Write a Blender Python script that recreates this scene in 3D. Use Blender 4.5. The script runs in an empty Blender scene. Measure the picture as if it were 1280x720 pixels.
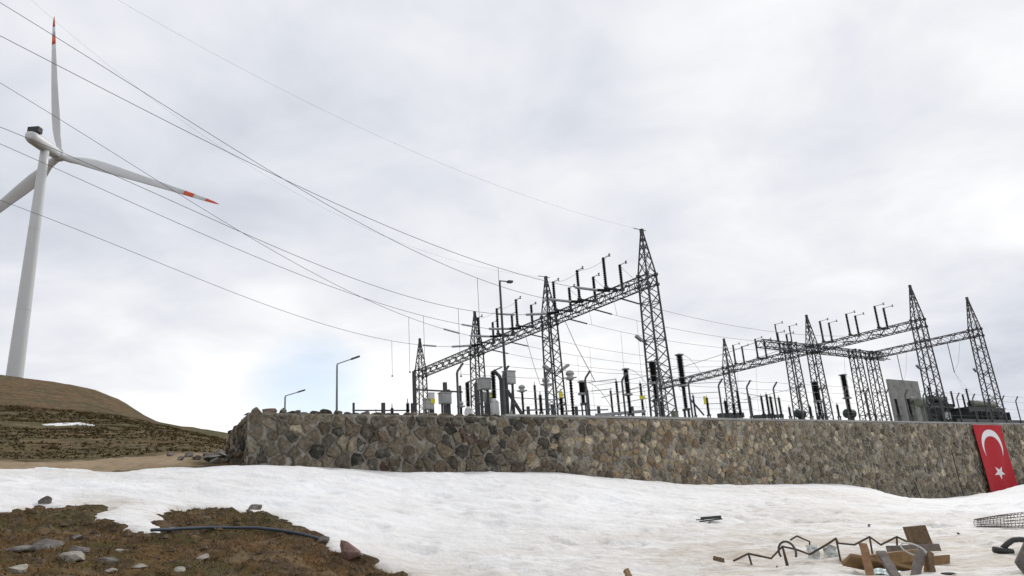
import bpy, bmesh, math, random
import numpy as np
from mathutils import Vector, Matrix, noise as mnoise

random.seed(7); rng = np.random.default_rng(7)
scene = bpy.context.scene
col = scene.collection

# ---------------------------------------------------------------- camera
EYE = 1.5
FPX, PIT, ROL = 928.13, math.radians(16.952), math.radians(-3.7547)
cam_d = bpy.data.cameras.new('camera'); cam = bpy.data.objects.new('camera', cam_d); col.objects.link(cam)
cam_d.sensor_width = 36; cam_d.lens = 36*FPX/1280; cam_d.clip_start = .1; cam_d.clip_end = 4000
cam.location = (0, 0, EYE)
cam.matrix_world = Matrix.Translation((0, 0, EYE)) @ Matrix.Rotation(math.pi/2+PIT, 4, 'X') @ Matrix.Rotation(ROL, 4, 'Z')
scene.camera = cam
scene.render.resolution_x, scene.render.resolution_y = 1024, 576

# ---------------------------------------------------------------- sky and sun
SUN_AZ, SUN_EL = math.radians(38), math.radians(38)      # azimuth to the right of the view, hidden by cloud
world = bpy.data.worlds.new('World'); scene.world = world; world.use_nodes = True
nt = world.node_tree; nt.nodes.clear()
def N(t, **k):
    n = nt.nodes.new(t)
    for a, b in k.items(): setattr(n, a, b)
    return n
def Lk(a, b): nt.links.new(a, b)
def M(op, a, b=None, c=None, clamp=False):
    n = N('ShaderNodeMath', operation=op); n.use_clamp = clamp
    for i, v in enumerate((a, b, c)):
        if v is None: continue
        if isinstance(v, (int, float)): n.inputs[i].default_value = v
        else: Lk(v, n.inputs[i])
    return n.outputs[0]
tc = N('ShaderNodeTexCoord'); sep = N('ShaderNodeSeparateXYZ'); Lk(tc.outputs['Generated'], sep.inputs[0])
zc = M('MAXIMUM', sep.outputs[2], 0.0)
den = M('ADD', zc, .22)
comb = N('ShaderNodeCombineXYZ'); Lk(M('DIVIDE', sep.outputs[0], den), comb.inputs[0]); Lk(M('DIVIDE', sep.outputs[1], den), comb.inputs[1])
def noise(scale, detail, rough, off=0., dist=0.):
    n = N('ShaderNodeTexNoise'); n.noise_dimensions = '3D'
    n.inputs['Scale'].default_value = scale; n.inputs['Detail'].default_value = detail; n.inputs['Roughness'].default_value = rough
    n.inputs['Distortion'].default_value = dist
    mp = N('ShaderNodeMapping'); mp.inputs['Location'].default_value = (off, off*.7, off*.3)
    Lk(comb.outputs[0], mp.inputs[0]); Lk(mp.outputs[0], n.inputs['Vector'])
    return n.outputs[0]
n_big = noise(1.25, 5, .5, 3.1, .25)
n_mid = noise(3.2, 7, .55, 8.3, .3)
wob = M('MULTIPLY', M('SUBTRACT', n_mid, .5), .22)
def blob(px, py, sharp):                      # soft cloud thickness change round a direction of the sky
    X, Y = px-640, 360-py
    a = X*math.cos(ROL)-Y*math.sin(ROL); b = X*math.sin(ROL)+Y*math.cos(ROL)
    d = Vector((a/FPX, math.cos(PIT)-b/FPX*math.sin(PIT), math.sin(PIT)+b/FPX*math.cos(PIT))).normalized()
    vd = N('ShaderNodeVectorMath', operation='DOT_PRODUCT'); Lk(tc.outputs['Generated'], vd.inputs[0]); vd.inputs[1].default_value = d
    ang = M('ADD', M('SUBTRACT', 1.0, vd.outputs['Value']), M('MULTIPLY', wob, sharp))
    return M('SUBTRACT', 1.0, M('DIVIDE', ang, sharp), clamp=True)
bright = M('MULTIPLY', M('SUBTRACT', n_big, .5), .34)
bright = M('ADD', bright, M('MULTIPLY', M('SUBTRACT', n_mid, .5), .40))
bright = M('ADD', bright, .80)
hor = M('SUBTRACT', 1.0, M('DIVIDE', zc, .34), clamp=True)
bright = M('ADD', bright, M('MULTIPLY', M('POWER', hor, 1.6), .30))
for px, py, s, g in ((1120, 170, .07, .08), (930, 100, .02, .05), (640, 470, .06, .12), (440, 440, .03, .10), (220, 500, .02, .07),
                     (560, 350, .02, -.07), (150, 330, .10, -.05), (880, 330, .02, -.05), (1265, 470, .012, -.22), (1020, 60, .02, -.04)):
    bright = M('ADD', bright, M('MULTIPLY', blob(px, py, s), g))
ramp = N('ShaderNodeMix', data_type='RGBA'); ramp.blend_type = 'MIX'
ramp.inputs['A'].default_value = (.90, .95, 1.07, 1); ramp.inputs['B'].default_value = (1.0, 1.0, 1.0, 1)
Lk(M('MULTIPLY', M('SUBTRACT', bright, .66), 3.0, clamp=True), ramp.inputs['Factor'])
vm = N('ShaderNodeVectorMath', operation='SCALE'); Lk(ramp.outputs['Result'], vm.inputs[0]); Lk(bright, vm.inputs['Scale'])
cloud = N('ShaderNodeBackground'); Lk(vm.outputs[0], cloud.inputs['Color']); cloud.inputs['Strength'].default_value = 1.0
sky = N('ShaderNodeTexSky'); sky.sky_type = 'NISHITA'; sky.sun_disc = False
sky.sun_elevation = SUN_EL; sky.sun_rotation = SUN_AZ
blue = N('ShaderNodeBackground'); Lk(sky.outputs[0], blue.inputs['Color']); blue.inputs['Strength'].default_value = .15
gap = M('MULTIPLY', blob(388, 500, .0045), .6, clamp=True)
gap = M('ADD', gap, M('MULTIPLY', M('SUBTRACT', n_big, .70, clamp=True), 1.0), clamp=True)
mixs = N('ShaderNodeMixShader'); Lk(gap, mixs.inputs[0]); Lk(cloud.outputs[0], mixs.inputs[1]); Lk(blue.outputs[0], mixs.inputs[2])
wo = N('ShaderNodeOutputWorld'); Lk(mixs.outputs[0], wo.inputs[0])
sl = bpy.data.lights.new('sun', 'SUN'); sl.energy = 1.5; sl.angle = math.radians(14); sl.color = (1, .96, .9)
so = bpy.data.objects.new('sun', sl); col.objects.link(so)
sd = Vector((math.sin(SUN_AZ)*math.cos(SUN_EL), math.cos(SUN_AZ)*math.cos(SUN_EL), math.sin(SUN_EL)))
so.rotation_euler = (-sd).to_track_quat('-Z', 'Y').to_euler()
vs = scene.view_settings; vs.view_transform = 'Standard'; vs.look = 'None'; vs.gamma = 1; vs.exposure = .04; vs.use_curve_mapping = False
scene.render.engine = 'CYCLES'

# ---------------------------------------------------------------- pixel -> direction helpers (photo pixels, 1280x720)
K = 1.1667
TH = math.radians(34.58)
U = np.array([math.cos(TH), math.sin(TH)]); V = np.array([-math.sin(TH), math.cos(TH)])
def ray(px, py):
    X, Y = px-640, 360-py
    a = X*math.cos(ROL)-Y*math.sin(ROL); b = X*math.sin(ROL)+Y*math.cos(ROL)
    return np.array([a/FPX, math.cos(PIT)-b/FPX*math.sin(PIT), math.sin(PIT)+b/FPX*math.cos(PIT)])
def proj(Q):
    x, y, z = Q[0], Q[1], Q[2]-EYE
    yf = y*math.cos(PIT)+z*math.sin(PIT); u = -y*math.sin(PIT)+z*math.cos(PIT)
    a = FPX*x/yf; b = FPX*u/yf
    return np.array([640+a*math.cos(ROL)+b*math.sin(ROL), 360-(-a*math.sin(ROL)+b*math.cos(ROL))])
def at_dist(px, py, d):
    r = ray(px, py); q = r*d/math.hypot(r[0], r[1]); q[2] += EYE; return q
def on_v(px, py, v):                       # vertical plane parallel to the wall, v metres (before K) into the yard
    r = ray(px, py); q = r*(v*K/(V@r[:2])); q[2] += EYE; return q
def on_plane(px, py, p0, n):
    r = ray(px, py); t = ((p0[0]*n[0]+p0[1]*n[1]))/(r[0]*n[0]+r[1]*n[1]); q = r*t; q[2] += EYE; return q
def uv(u, v, z=0.): return np.array([*(U*u+V*v), z])

# ---------------------------------------------------------------- mesh helpers
class MB:
    def __init__(s): s.v = []; s.f = []
    def add(s, vs_, fs):
        o = len(s.v); s.v += [tuple(map(float, p)) for p in vs_]; s.f += [tuple(i+o for i in f) for f in fs]
    def bar(s, p, q, w, h=None, up=(0, 0, 1)):
        h = h or w; p = Vector(p); q = Vector(q); d = (q-p)
        if d.length < 1e-6: return
        d.normalize(); upv = Vector(up)
        if abs(d.dot(upv)) > .98: upv = Vector((U[0], U[1], 0))
        x = d.cross(upv).normalized()*w/2; y = x.normalized().cross(d).normalized()*h/2
        vs_ = [p-x-y, p+x-y, p+x+y, p-x+y, q-x-y, q+x-y, q+x+y, q-x+y]
        s.add(vs_, [(3, 2, 1, 0), (4, 5, 6, 7), (0, 1, 5, 4), (1, 2, 6, 5), (2, 3, 7, 6), (3, 0, 4, 7)])
    def tube(s, pts, r, n=6, cap=True):
        pts = [Vector(p) for p in pts]; rs = r if isinstance(r, (list, tuple)) else [r]*len(pts)
        o = len(s.v); prev = None
        for i, p in enumerate(pts):
            d = (pts[min(i+1, len(pts)-1)]-pts[max(i-1, 0)]).normalized()
            a = prev if prev is not None else (Vector((0, 0, 1)) if abs(d.z) < .95 else Vector((1, 0, 0)))
            x = (a-d*a.dot(d)).normalized(); prev = x; y = d.cross(x)
            for k in range(n):
                t = 2*math.pi*k/n; s.v.append(tuple(p+(x*math.cos(t)+y*math.sin(t))*rs[i]))
        for i in range(len(pts)-1):
            for k in range(n):
                a = o+i*n+k; b = o+i*n+(k+1) % n; s.f.append((a, b, b+n, a+n))
        if cap:
            s.f.append(tuple(o+k for k in range(n))[::-1]); e = o+(len(pts)-1)*n; s.f.append(tuple(e+k for k in range(n)))
    def lathe(s, base, prof, n=12, axis=(0, 0, 1)):      # prof: (height, radius)
        b = Vector(base); d = Vector(axis).normalized()
        s_pts = [b+d*h for h, r in prof]; s.tube2(s_pts, [max(r, 1e-3) for h, r in prof], d, n)
    def tube2(s, pts, rs, d, n):
        a = Vector((0, 0, 1)) if abs(d.z) < .9 else Vector((1, 0, 0))
        x = (a-d*a.dot(d)).normalized(); y = d.cross(x); o = len(s.v)
        for p, r in zip(pts, rs):
            for k in range(n):
                t = 2*math.pi*k/n; s.v.append(tuple(p+(x*math.cos(t)+y*math.sin(t))*r))
        for i in range(len(pts)-1):
            for k in range(n):
                a = o+i*n+k; b = o+i*n+(k+1) % n; s.f.append((a, b, b+n, a+n))
        s.f.append(tuple(o+k for k in range(n))[::-1]); e = o+(len(pts)-1)*n; s.f.append(tuple(e+k for k in range(n)))
    def box(s, c, size, ax=(1, 0), tilt=0.):           # oriented box: ax = horizontal direction of its length
        ax = np.array([*ax, 0.])/np.hypot(*ax); ay = np.array([-ax[1], ax[0], 0]); az = np.array([0, 0, 1.])
        if tilt: ay, az = ay*math.cos(tilt)+az*math.sin(tilt), az*math.cos(tilt)-ay*math.sin(tilt)
        c = np.array(c, float); l, w, h = [k/2 for k in size]
        vs_ = [c+ax*l*i+ay*w*j+az*h*k for k in (-1, 1) for i, j in ((-1, -1), (1, -1), (1, 1), (-1, 1))]
        s.add(vs_, [(3, 2, 1, 0), (4, 5, 6, 7), (0, 1, 5, 4), (1, 2, 6, 5), (2, 3, 7, 6), (3, 0, 4, 7)])
    def build(s, name, mat, parent=None, smooth=False, origin=None):
        me = bpy.data.meshes.new(name)
        o_ = np.array(parent_loc(parent) if parent is not None else (origin if origin is not None else (0, 0, 0)), float)
        me.from_pydata([tuple(np.array(p)-o_) for p in s.v], [], s.f)
        bm_ = bmesh.new(); bm_.from_mesh(me); bmesh.ops.recalc_face_normals(bm_, faces=bm_.faces[:]); bm_.to_mesh(me); bm_.free()
        me.materials.append(MAT[mat])
        if smooth: me.polygons.foreach_set('use_smooth', [True]*len(me.polygons))
        me.update()
        ob = bpy.data.objects.new(name, me); col.objects.link(ob)
        if parent is not None: ob.parent = parent
        else: ob.location = tuple(o_)
        return ob
def parent_loc(p):
    l = np.zeros(3)
    while p is not None: l += np.array(p.location); p = p.parent
    return l
def tag(o, label=None, cat=None, group=None, kind=None):
    if label: o['label'] = label
    if cat: o['category'] = cat
    if group: o['group'] = group
    if kind: o['kind'] = kind
    return o
def empty(name, loc, label, cat, group=None):
    e = bpy.data.objects.new(name, None); e.empty_display_size = .3; col.objects.link(e); e.location = tuple(map(float, loc))
    return tag(e, label, cat, group)
ORD = ['first', 'second', 'third', 'fourth', 'fifth', 'sixth', 'seventh', 'eighth', 'ninth', 'tenth', 'eleventh', 'twelfth',
       'thirteenth', 'fourteenth', 'fifteenth', 'sixteenth', 'seventeenth', 'eighteenth', 'nineteenth', 'twentieth']

# ---------------------------------------------------------------- materials
MAT = {}
def mat(name, base, rough=.7, metal=0., var=.25, scale=4., bump=.15, bscale=30., attr=None, spec=.4, second=None, sscale=1.5, sfac=.5):
    m = bpy.data.materials.new(name); m.use_nodes = True; t = m.node_tree; n = t.nodes; l = t.links
    b = n['Principled BSDF']; b.inputs['Roughness'].default_value = rough; b.inputs['Metallic'].default_value = metal
    b.inputs['Specular IOR Level'].default_value = spec
    tcx = n.new('ShaderNodeTexCoord')
    nz = n.new('ShaderNodeTexNoise'); nz.inputs['Scale'].default_value = scale; nz.inputs['Detail'].default_value = 6; nz.inputs['Roughness'].default_value = .65
    l.new(tcx.outputs['Object'], nz.inputs['Vector'])
    mr = n.new('ShaderNodeMapRange'); mr.inputs['From Min'].default_value = .25; mr.inputs['From Max'].default_value = .75
    mr.inputs['To Min'].default_value = 1-var; mr.inputs['To Max'].default_value = 1+var; l.new(nz.outputs[0], mr.inputs['Value'])
    if attr:
        a = n.new('ShaderNodeAttribute'); a.attribute_name = attr; csrc = a.outputs['Color']
    else:
        r = n.new('ShaderNodeRGB'); r.outputs[0].default_value = (*base, 1); csrc = r.outputs[0]
    if second:
        n2 = n.new('ShaderNodeTexNoise'); n2.inputs['Scale'].default_value = sscale; n2.inputs['Detail'].default_value = 7; n2.inputs['Roughness'].default_value = .62
        l.new(tcx.outputs['Object'], n2.inputs['Vector'])
        m2 = n.new('ShaderNodeMapRange'); m2.inputs['From Min'].default_value = .5; m2.inputs['From Max'].default_value = .68
        m2.inputs['To Max'].default_value = sfac; l.new(n2.outputs[0], m2.inputs['Value'])
        mx = n.new('ShaderNodeMix'); mx.data_type = 'RGBA'; l.new(m2.outputs[0], mx.inputs['Factor']); l.new(csrc, mx.inputs['A'])
        mx.inputs['B'].default_value = (*second, 1); csrc = mx.outputs['Result']
    sc = n.new('ShaderNodeVectorMath'); sc.operation = 'SCALE'; l.new(csrc, sc.inputs[0]); l.new(mr.outputs[0], sc.inputs['Scale'])
    l.new(sc.outputs[0], b.inputs['Base Color'])
    if bump:
        nb = n.new('ShaderNodeTexNoise'); nb.inputs['Scale'].default_value = bscale; nb.inputs['Detail'].default_value = 8; nb.inputs['Roughness'].default_value = .7
        l.new(tcx.outputs['Object'], nb.inputs['Vector'])
        bp = n.new('ShaderNodeBump'); bp.inputs['Strength'].default_value = bump; bp.inputs['Distance'].default_value = 1.0/bscale
        l.new(nb.outputs[0], bp.inputs['Height']); l.new(bp.outputs[0], b.inputs['Normal'])
    MAT[name] = m
    return m
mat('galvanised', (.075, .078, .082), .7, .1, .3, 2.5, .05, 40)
mat('steel_light', (.30, .31, .32), .55, .3, .2, 3, .05, 40)
mat('porcelain', (.014, .012, .012), .6, 0, .3, 5, 0, spec=.2)
mat('polymer_grey', (.42, .43, .45), .5, 0, .15, 5, 0)
mat('cabinet', (.42, .43, .43), .5, .1, .15, 3, .03, 20, second=(.3, .29, .27), sscale=2, sfac=.4)
mat('white_paint', (.7, .7, .69), .4, 0, .08, 3, 0)
mat('turbine', (.55, .56, .57), .4, 0, .06, .12, 0)
mat('turbine_red', (.62, .085, .03), .45, 0, .12, .5, 0)
mat('dark_vent', (.04, .04, .045), .7, 0, .2, 2, 0)
mat('yellow', (.75, .68, .03), .5, 0, .08, 6, 0)
mat('wire', (.12, .12, .125), .6, .3, .1, 1, 0)
mat('fence', (.085, .09, .095), .6, .3, .3, 6, .1, 50)
mat('concrete', (.34, .335, .32), .9, 0, .22, 1.6, .3, 18, second=(.2, .19, .175), sscale=.9, sfac=.6)
mat('transformer', (.035, .045, .042), .5, .1, .25, 1.5, .05, 20)
mat('transformer_pale', (.2, .21, .17), .6, .1, .25, 1.5, .05, 20)
mat('mortar', (.33, .305, .26), .95, 0, .5, 6, 1., 12, second=(.075, .066, .055), sscale=2.4, sfac=.9)
mat('stone', (.2, .2, .2), .9, 0, .62, 9, 1., 9, attr='tint', second=(.30, .28, .23), sscale=4, sfac=.55)
mat('rock', (.17, .15, .135), .9, 0, .4, 6, .8, 14, second=(.3, .29, .26), sscale=4, sfac=.6)
mat('rock_red', (.26, .15, .125), .85, 0, .3, 6, .7, 14, second=(.3, .25, .23), sscale=5, sfac=.6)
mat('rock_pale', (.36, .33, .28), .9, 0, .35, 8, .7, 20)
mat('flag_red', (.43, .007, .016), .75, 0, .10, 3, .05, 300)
mat('flag_white', (.78, .78, .80), .75, 0, .06, 3, 0)
mat('wood_old', (.17, .115, .065), .85, 0, .45, 9, .5, 30, second=(.09, .06, .04), sscale=4, sfac=.8)
mat('wood_new', (.27, .17, .08), .8, 0, .35, 9, .4, 30, second=(.2, .12, .05), sscale=5, sfac=.7)
mat('wood_red', (.29, .16, .085), .8, 0, .35, 9, .4, 30, second=(.22, .15, .08), sscale=5, sfac=.7)
mat('wood_grey', (.20, .17, .15), .85, 0, .4, 9, .4, 30, second=(.11, .09, .075), sscale=5, sfac=.8)
mat('rebar', (.085, .062, .045), .75, .3, .4, 20, .2, 60)
mat('black_pipe', (.045, .047, .05), .5, .2, .3, 8, .1, 40)
mat('hose', (.045, .06, .085), .45, 0, .25, 8, 0)
mat('paper', (.62, .63, .6), .8, 0, .2, 8, .1, 30)
mat('blue_sheet', (.55, .68, .68), .5, 0, .12, 5, .1, 20)
mat('straw', (.19, .115, .04), .9, 0, .4, 1.2, 0, second=(.075, .085, .025), sscale=.35, sfac=.9)
mat('tussock', (.17, .12, .052), .95, 0, .35, .6, 0, second=(.105, .11, .036), sscale=.12, sfac=.95)
mat('pebble', (.13, .092, .06), .9, 0, .5, 3, .3, 30)

# ground: colour by zone attribute, broken up by noise at several sizes
def ground_mat():
    m = bpy.data.materials.new('ground'); m.use_nodes = True; t = m.node_tree; n = t.nodes; l = t.links; b = n['Principled BSDF']
    b.inputs['Roughness'].default_value = .95; b.inputs['Specular IOR Level'].default_value = .15
    a = n.new('ShaderNodeAttribute'); a.attribute_name = 'tint'; g = n.new('ShaderNodeNewGeometry')
    c = a.outputs['Color']
    for sc, lo, hi, colr, f in ((.06, .48, .6, (.17, .11, .055), .6), (.14, .48, .58, (.045, .042, .017), .65), (.35, .48, .58, (.06, .068, .022), .6), (.8, .52, .6, (.24, .18, .11), .5), (1.7, .48, .6, (.05, .036, .022), .75), (5., .52, .66, (.21, .13, .065), .5), (16., .55, .68, (.04, .03, .02), .7), (9., .60, .7, (.085, .10, .03), .6)):
        z = n.new('ShaderNodeTexNoise'); z.inputs['Scale'].default_value = sc; z.inputs['Detail'].default_value = 8; z.inputs['Roughness'].default_value = .68
        l.new(g.outputs['Position'], z.inputs['Vector'])
        r = n.new('ShaderNodeMapRange'); r.inputs['From Min'].default_value = lo; r.inputs['From Max'].default_value = hi; r.inputs['To Max'].default_value = f
        l.new(z.outputs[0], r.inputs['Value'])
        fm = n.new('ShaderNodeMath'); fm.operation = 'MULTIPLY'; l.new(r.outputs[0], fm.inputs[0]); l.new(a.outputs['Alpha'], fm.inputs[1])
        x = n.new('ShaderNodeMix'); x.data_type = 'RGBA'; l.new(fm.outputs[0], x.inputs['Factor']); l.new(c, x.inputs['A']); x.inputs['B'].default_value = (*colr, 1)
        c = x.outputs['Result']
    l.new(c, b.inputs['Base Color'])
    nb = n.new('ShaderNodeTexNoise'); nb.inputs['Scale'].default_value = 14; nb.inputs['Detail'].default_value = 9; nb.inputs['Roughness'].default_value = .75
    l.new(g.outputs['Position'], nb.inputs['Vector'])
    bp = n.new('ShaderNodeBump'); bp.inputs['Strength'].default_value = .8; bp.inputs['Distance'].default_value = .05
    l.new(nb.outputs[0], bp.inputs['Height']); l.new(bp.outputs[0], b.inputs['Normal']); MAT['ground'] = m
ground_mat()
def snow_mat():
    m = bpy.data.materials.new('snow'); m.use_nodes = True; t = m.node_tree; n = t.nodes; l = t.links; b = n['Principled BSDF']
    b.inputs['Roughness'].default_value = .65; b.inputs['Specular IOR Level'].default_value = .25
    g = n.new('ShaderNodeNewGeometry'); a = n.new('ShaderNodeAttribute'); a.attribute_name = 'dirt'
    c = n.new('ShaderNodeRGB'); c.outputs[0].default_value = (.88, .882, .886, 1); c = c.outputs[0]
    def layer(c, sc, lo, hi, colr, f, mul=None, stretch=(1, 1, 1)):
        mp = n.new('ShaderNodeMapping'); mp.inputs['Scale'].default_value = stretch; mp.inputs['Rotation'].default_value = (0, 0, .35); l.new(g.outputs['Position'], mp.inputs[0])
        z = n.new('ShaderNodeTexNoise'); z.inputs['Scale'].default_value = sc; z.inputs['Detail'].default_value = 8; z.inputs['Roughness'].default_value = .62
        l.new(mp.outputs[0], z.inputs['Vector'])
        r = n.new('ShaderNodeMapRange'); r.inputs['From Min'].default_value = lo; r.inputs['From Max'].default_value = hi; r.inputs['To Max'].default_value = f
        l.new(z.outputs[0], r.inputs['Value']); fac = r.outputs[0]
        if mul:
            fm = n.new('ShaderNodeMath'); fm.operation = 'MULTIPLY'; l.new(fac, fm.inputs[0]); l.new(mul, fm.inputs[1]); fac = fm.outputs[0]
        x = n.new('ShaderNodeMix'); x.data_type = 'RGBA'; l.new(fac, x.inputs['Factor']); l.new(c, x.inputs['A']); x.inputs['B'].default_value = (*colr, 1)
        return x.outputs['Result']
    c = layer(c, .22, .45, .7, (.70, .69, .67), .55)
    c = layer(c, 1.3, .5, .75, (.62, .59, .55), .4, None, (.6, 1.5, 1))
    c = layer(c, .9, .25, .6, (.52, .455, .37), .9, a.outputs['Fac'], (.6, 1.6, 1))
    c = layer(c, 4.5, .48, .7, (.36, .29, .21), .75, a.outputs['Fac'], (.7, 1.3, 1))
    c = layer(c, 11., .66, .74, (.3, .26, .21), .35)
    l.new(c, b.inputs['Base Color'])
    nb = n.new('ShaderNodeTexNoise'); nb.inputs['Scale'].default_value = 5; nb.inputs['Detail'].default_value = 9; nb.inputs['Roughness'].default_value = .62
    l.new(g.outputs['Position'], nb.inputs['Vector'])
    bp = n.new('ShaderNodeBump'); bp.inputs['Strength'].default_value = .6; bp.inputs['Distance'].default_value = .12
    l.new(nb.outputs[0], bp.inputs['Height']); l.new(bp.outputs[0], b.inputs['Normal']); MAT['snow'] = m
snow_mat()

# ---------------------------------------------------------------- terrain height (thin plate spline over azimuth and log distance)
WV = 20.62                                     # the wall's front face, v
wall_foot = [(285, 580), (310, 580), (430, 583), (470, 586), (560, 588), (600, 588), (700, 589), (760, 596), (880, 605), (1000, 604),
             (1050, 604), (1075, 609), (1100, 618), (1150, 624), (1200, 620), (1280, 617), (1400, 613)]
ctl = []
for x, y in wall_foot: ctl.append(on_v(x, y, WV))
def C(rows):
    for x, y, d in rows: ctl.append(at_dist(x, y, d))
C([(-150, 735, 9), (0, 720, 10), (120, 718, 10.5), (250, 716, 11), (400, 715, 11.5), (640, 720, 12.5), (850, 722, 12.5), (1050, 722, 12.5), (1280, 720, 12.5), (1450, 715, 13),
   (0, 672, 13), (200, 670, 13.3), (380, 672, 13.8), (-150, 690, 12), (-150, 640, 16.5), (0, 632, 17), (130, 630, 17), (220, 630, 17), (330, 640, 16.5), (520, 655, 17), (720, 660, 18), (950, 665, 18.5), (1130, 668, 19), (1280, 665, 19.5), (1450, 655, 20),
   (-150, 600, 21), (0, 600, 21), (150, 602, 20.5), (320, 603, 20.5), (520, 615, 22), (750, 622, 24), (1000, 628, 27), (1180, 638, 30), (1280, 636, 30),
   (-150, 585, 24), (0, 584, 24.5), (100, 584, 24.7), (200, 582, 25), (262, 580, 25.3),
   (-150, 568, 34), (0, 569, 34), (140, 569, 34), (268, 566, 33),
   (-150, 546, 50), (0, 548, 50), (150, 549, 50), (268, 556, 46),
   (-150, 526, 78), (0, 530, 78), (100, 531, 78), (200, 537, 76), (268, 547, 70),
   (-150, 496, 130), (0, 501, 130), (80, 506, 130), (150, 518, 125), (210, 532, 110),
   (-150, 462, 205), (0, 470, 205), (60, 477, 200), (120, 488.5, 195), (148, 499, 190), (170, 514.5, 178), (187, 524, 165), (230, 532.5, 155), (280, 541, 145), (340, 552, 140),
   (195, 528, 190), (215, 534, 185), (250, 540, 180), (187, 530, 215), (210, 536, 215), (160, 519, 220), (178, 526, 140), (200, 533, 130),
   (-150, 470, 320), (0, 479, 320), (60, 488, 310), (120, 505, 300), (170, 532, 280), (230, 545, 260), (280, 555, 250), (340, 565, 250),
   (-150, 560, 900), (60, 580, 900), (230, 600, 900), (340, 610, 900)])
for az in (-80, -60, -45, -30, -15, 0, 15, 30, 45, 60, 80):
    a = math.radians(az); s = max(0, -az/60)
    ctl.append(np.array([1.5*math.sin(a), 1.5*math.cos(a), .02+.05*s])); ctl.append(np.array([6*math.sin(a), 6*math.cos(a), .12+.42*s]))
for az in (-12, 0, 12, 24, 36, 48, 62, 80):
    a = math.radians(az)
    for d, z in ((60, 2.4), (130, 2.0), (350, 0), (900, -20)): ctl.append(np.array([d*math.sin(a), d*math.cos(a), z]))
for az in (-80, -62):
    a = math.radians(az)
    for d, z in ((12, 1.4), (24, 4.2), (50, 8), (80, 15), (205, 44), (320, 55), (900, 60)): ctl.append(np.array([d*math.sin(a), d*math.cos(a), z]))
ctl = np.array(ctl)
def feat(x, y):
    d = np.hypot(x, y); az = np.clip(np.arctan2(x, np.maximum(y, 1e-6)), -1.4, 1.4)
    az = np.where(y < .5, np.clip(np.arctan2(x, np.full_like(x, .5)), -1.4, 1.4), az)
    return np.stack([az*3.0, np.log(d+2.0)*1.25], -1)
cf = feat(ctl[:, 0], ctl[:, 1])
def tps(r2): return np.where(r2 > 1e-12, .5*r2*np.log(np.maximum(r2, 1e-12)), 0)
# heights are splined as a slope (z over distance) far off and as height near by
wt = 1.0/(8+np.hypot(ctl[:, 0], ctl[:, 1]))
n_c = len(ctl); Kmat = tps(((cf[:, None]-cf[None])**2).sum(-1))+np.eye(n_c)*1e-4
Pm = np.c_[np.ones(n_c), cf]; Am = np.zeros((n_c+3, n_c+3)); Am[:n_c, :n_c] = Kmat; Am[:n_c, n_c:] = Pm; Am[n_c:, :n_c] = Pm.T
sol = np.linalg.solve(Am, np.r_[ctl[:, 2]*wt, np.zeros(3)])
def H(x, y):
    x = np.asarray(x, float); y = np.asarray(y, float); sh = x.shape; x = x.ravel(); y = y.ravel(); out = np.empty(len(x))
    for i in range(0, len(x), 20000):
        f = feat(x[i:i+20000], y[i:i+20000])
        r2 = (f**2).sum(1)[:, None]+(cf**2).sum(1)[None]-2*f@cf.T
        out[i:i+20000] = tps(np.maximum(r2, 0))@sol[:n_c]+np.c_[np.ones(len(f)), f]@sol[n_c:]
    return (out*(8+np.hypot(x, y))).reshape(sh)
# value noise on arrays
_perm = rng.permutation(4096); _val = rng.random(4096)*2-1
def vnoise(x, y, seed=0):
    xi = np.floor(x).astype(int); yi = np.floor(y).astype(int); fx = x-xi; fy = y-yi
    fx = fx*fx*fx*(fx*(fx*6-15)+10); fy = fy*fy*fy*(fy*(fy*6-15)+10)
    def h(a, b): return _val[_perm[(_perm[(a+seed*131) & 4095]+b) & 4095]]
    return (h(xi, yi)*(1-fx)+h(xi+1, yi)*fx)*(1-fy)+(h(xi, yi+1)*(1-fx)+h(xi+1, yi+1)*fx)*fy
def fbm(x, y, sc, oct=4, seed=0, gain=.5):
    o = 0; a = 1; s = 0
    for i in range(oct): o = o+a*vnoise(x*sc+17.3*i, y*sc-9.1*i, seed+i); s += a; a *= gain; sc *= 2.03
    return o/s
def hit(px, py, fn=None, lo=2., hi=400.):            # where the sight line through a pixel meets the ground
    r = ray(px, py); hn = math.hypot(r[0], r[1]); ds = np.geomspace(lo, hi, 900)
    X = r[0]/hn*ds; Y = r[1]/hn*ds; Z = EYE+r[2]/hn*ds; G = (fn or H)(X, Y); k = np.nonzero(Z <= G)[0]
    if len(k) == 0: return None
    i = k[0]
    if i == 0: return np.array([X[0], Y[0], G[0]])
    t = (Z[i-1]-G[i-1])/((Z[i-1]-G[i-1])-(Z[i]-G[i])); d = ds[i-1]+(ds[i]-ds[i-1])*t
    return np.array([r[0]/hn*d, r[1]/hn*d, float((fn or H)(np.array([r[0]/hn*d]), np.array([r[1]/hn*d]))[0])])

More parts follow.
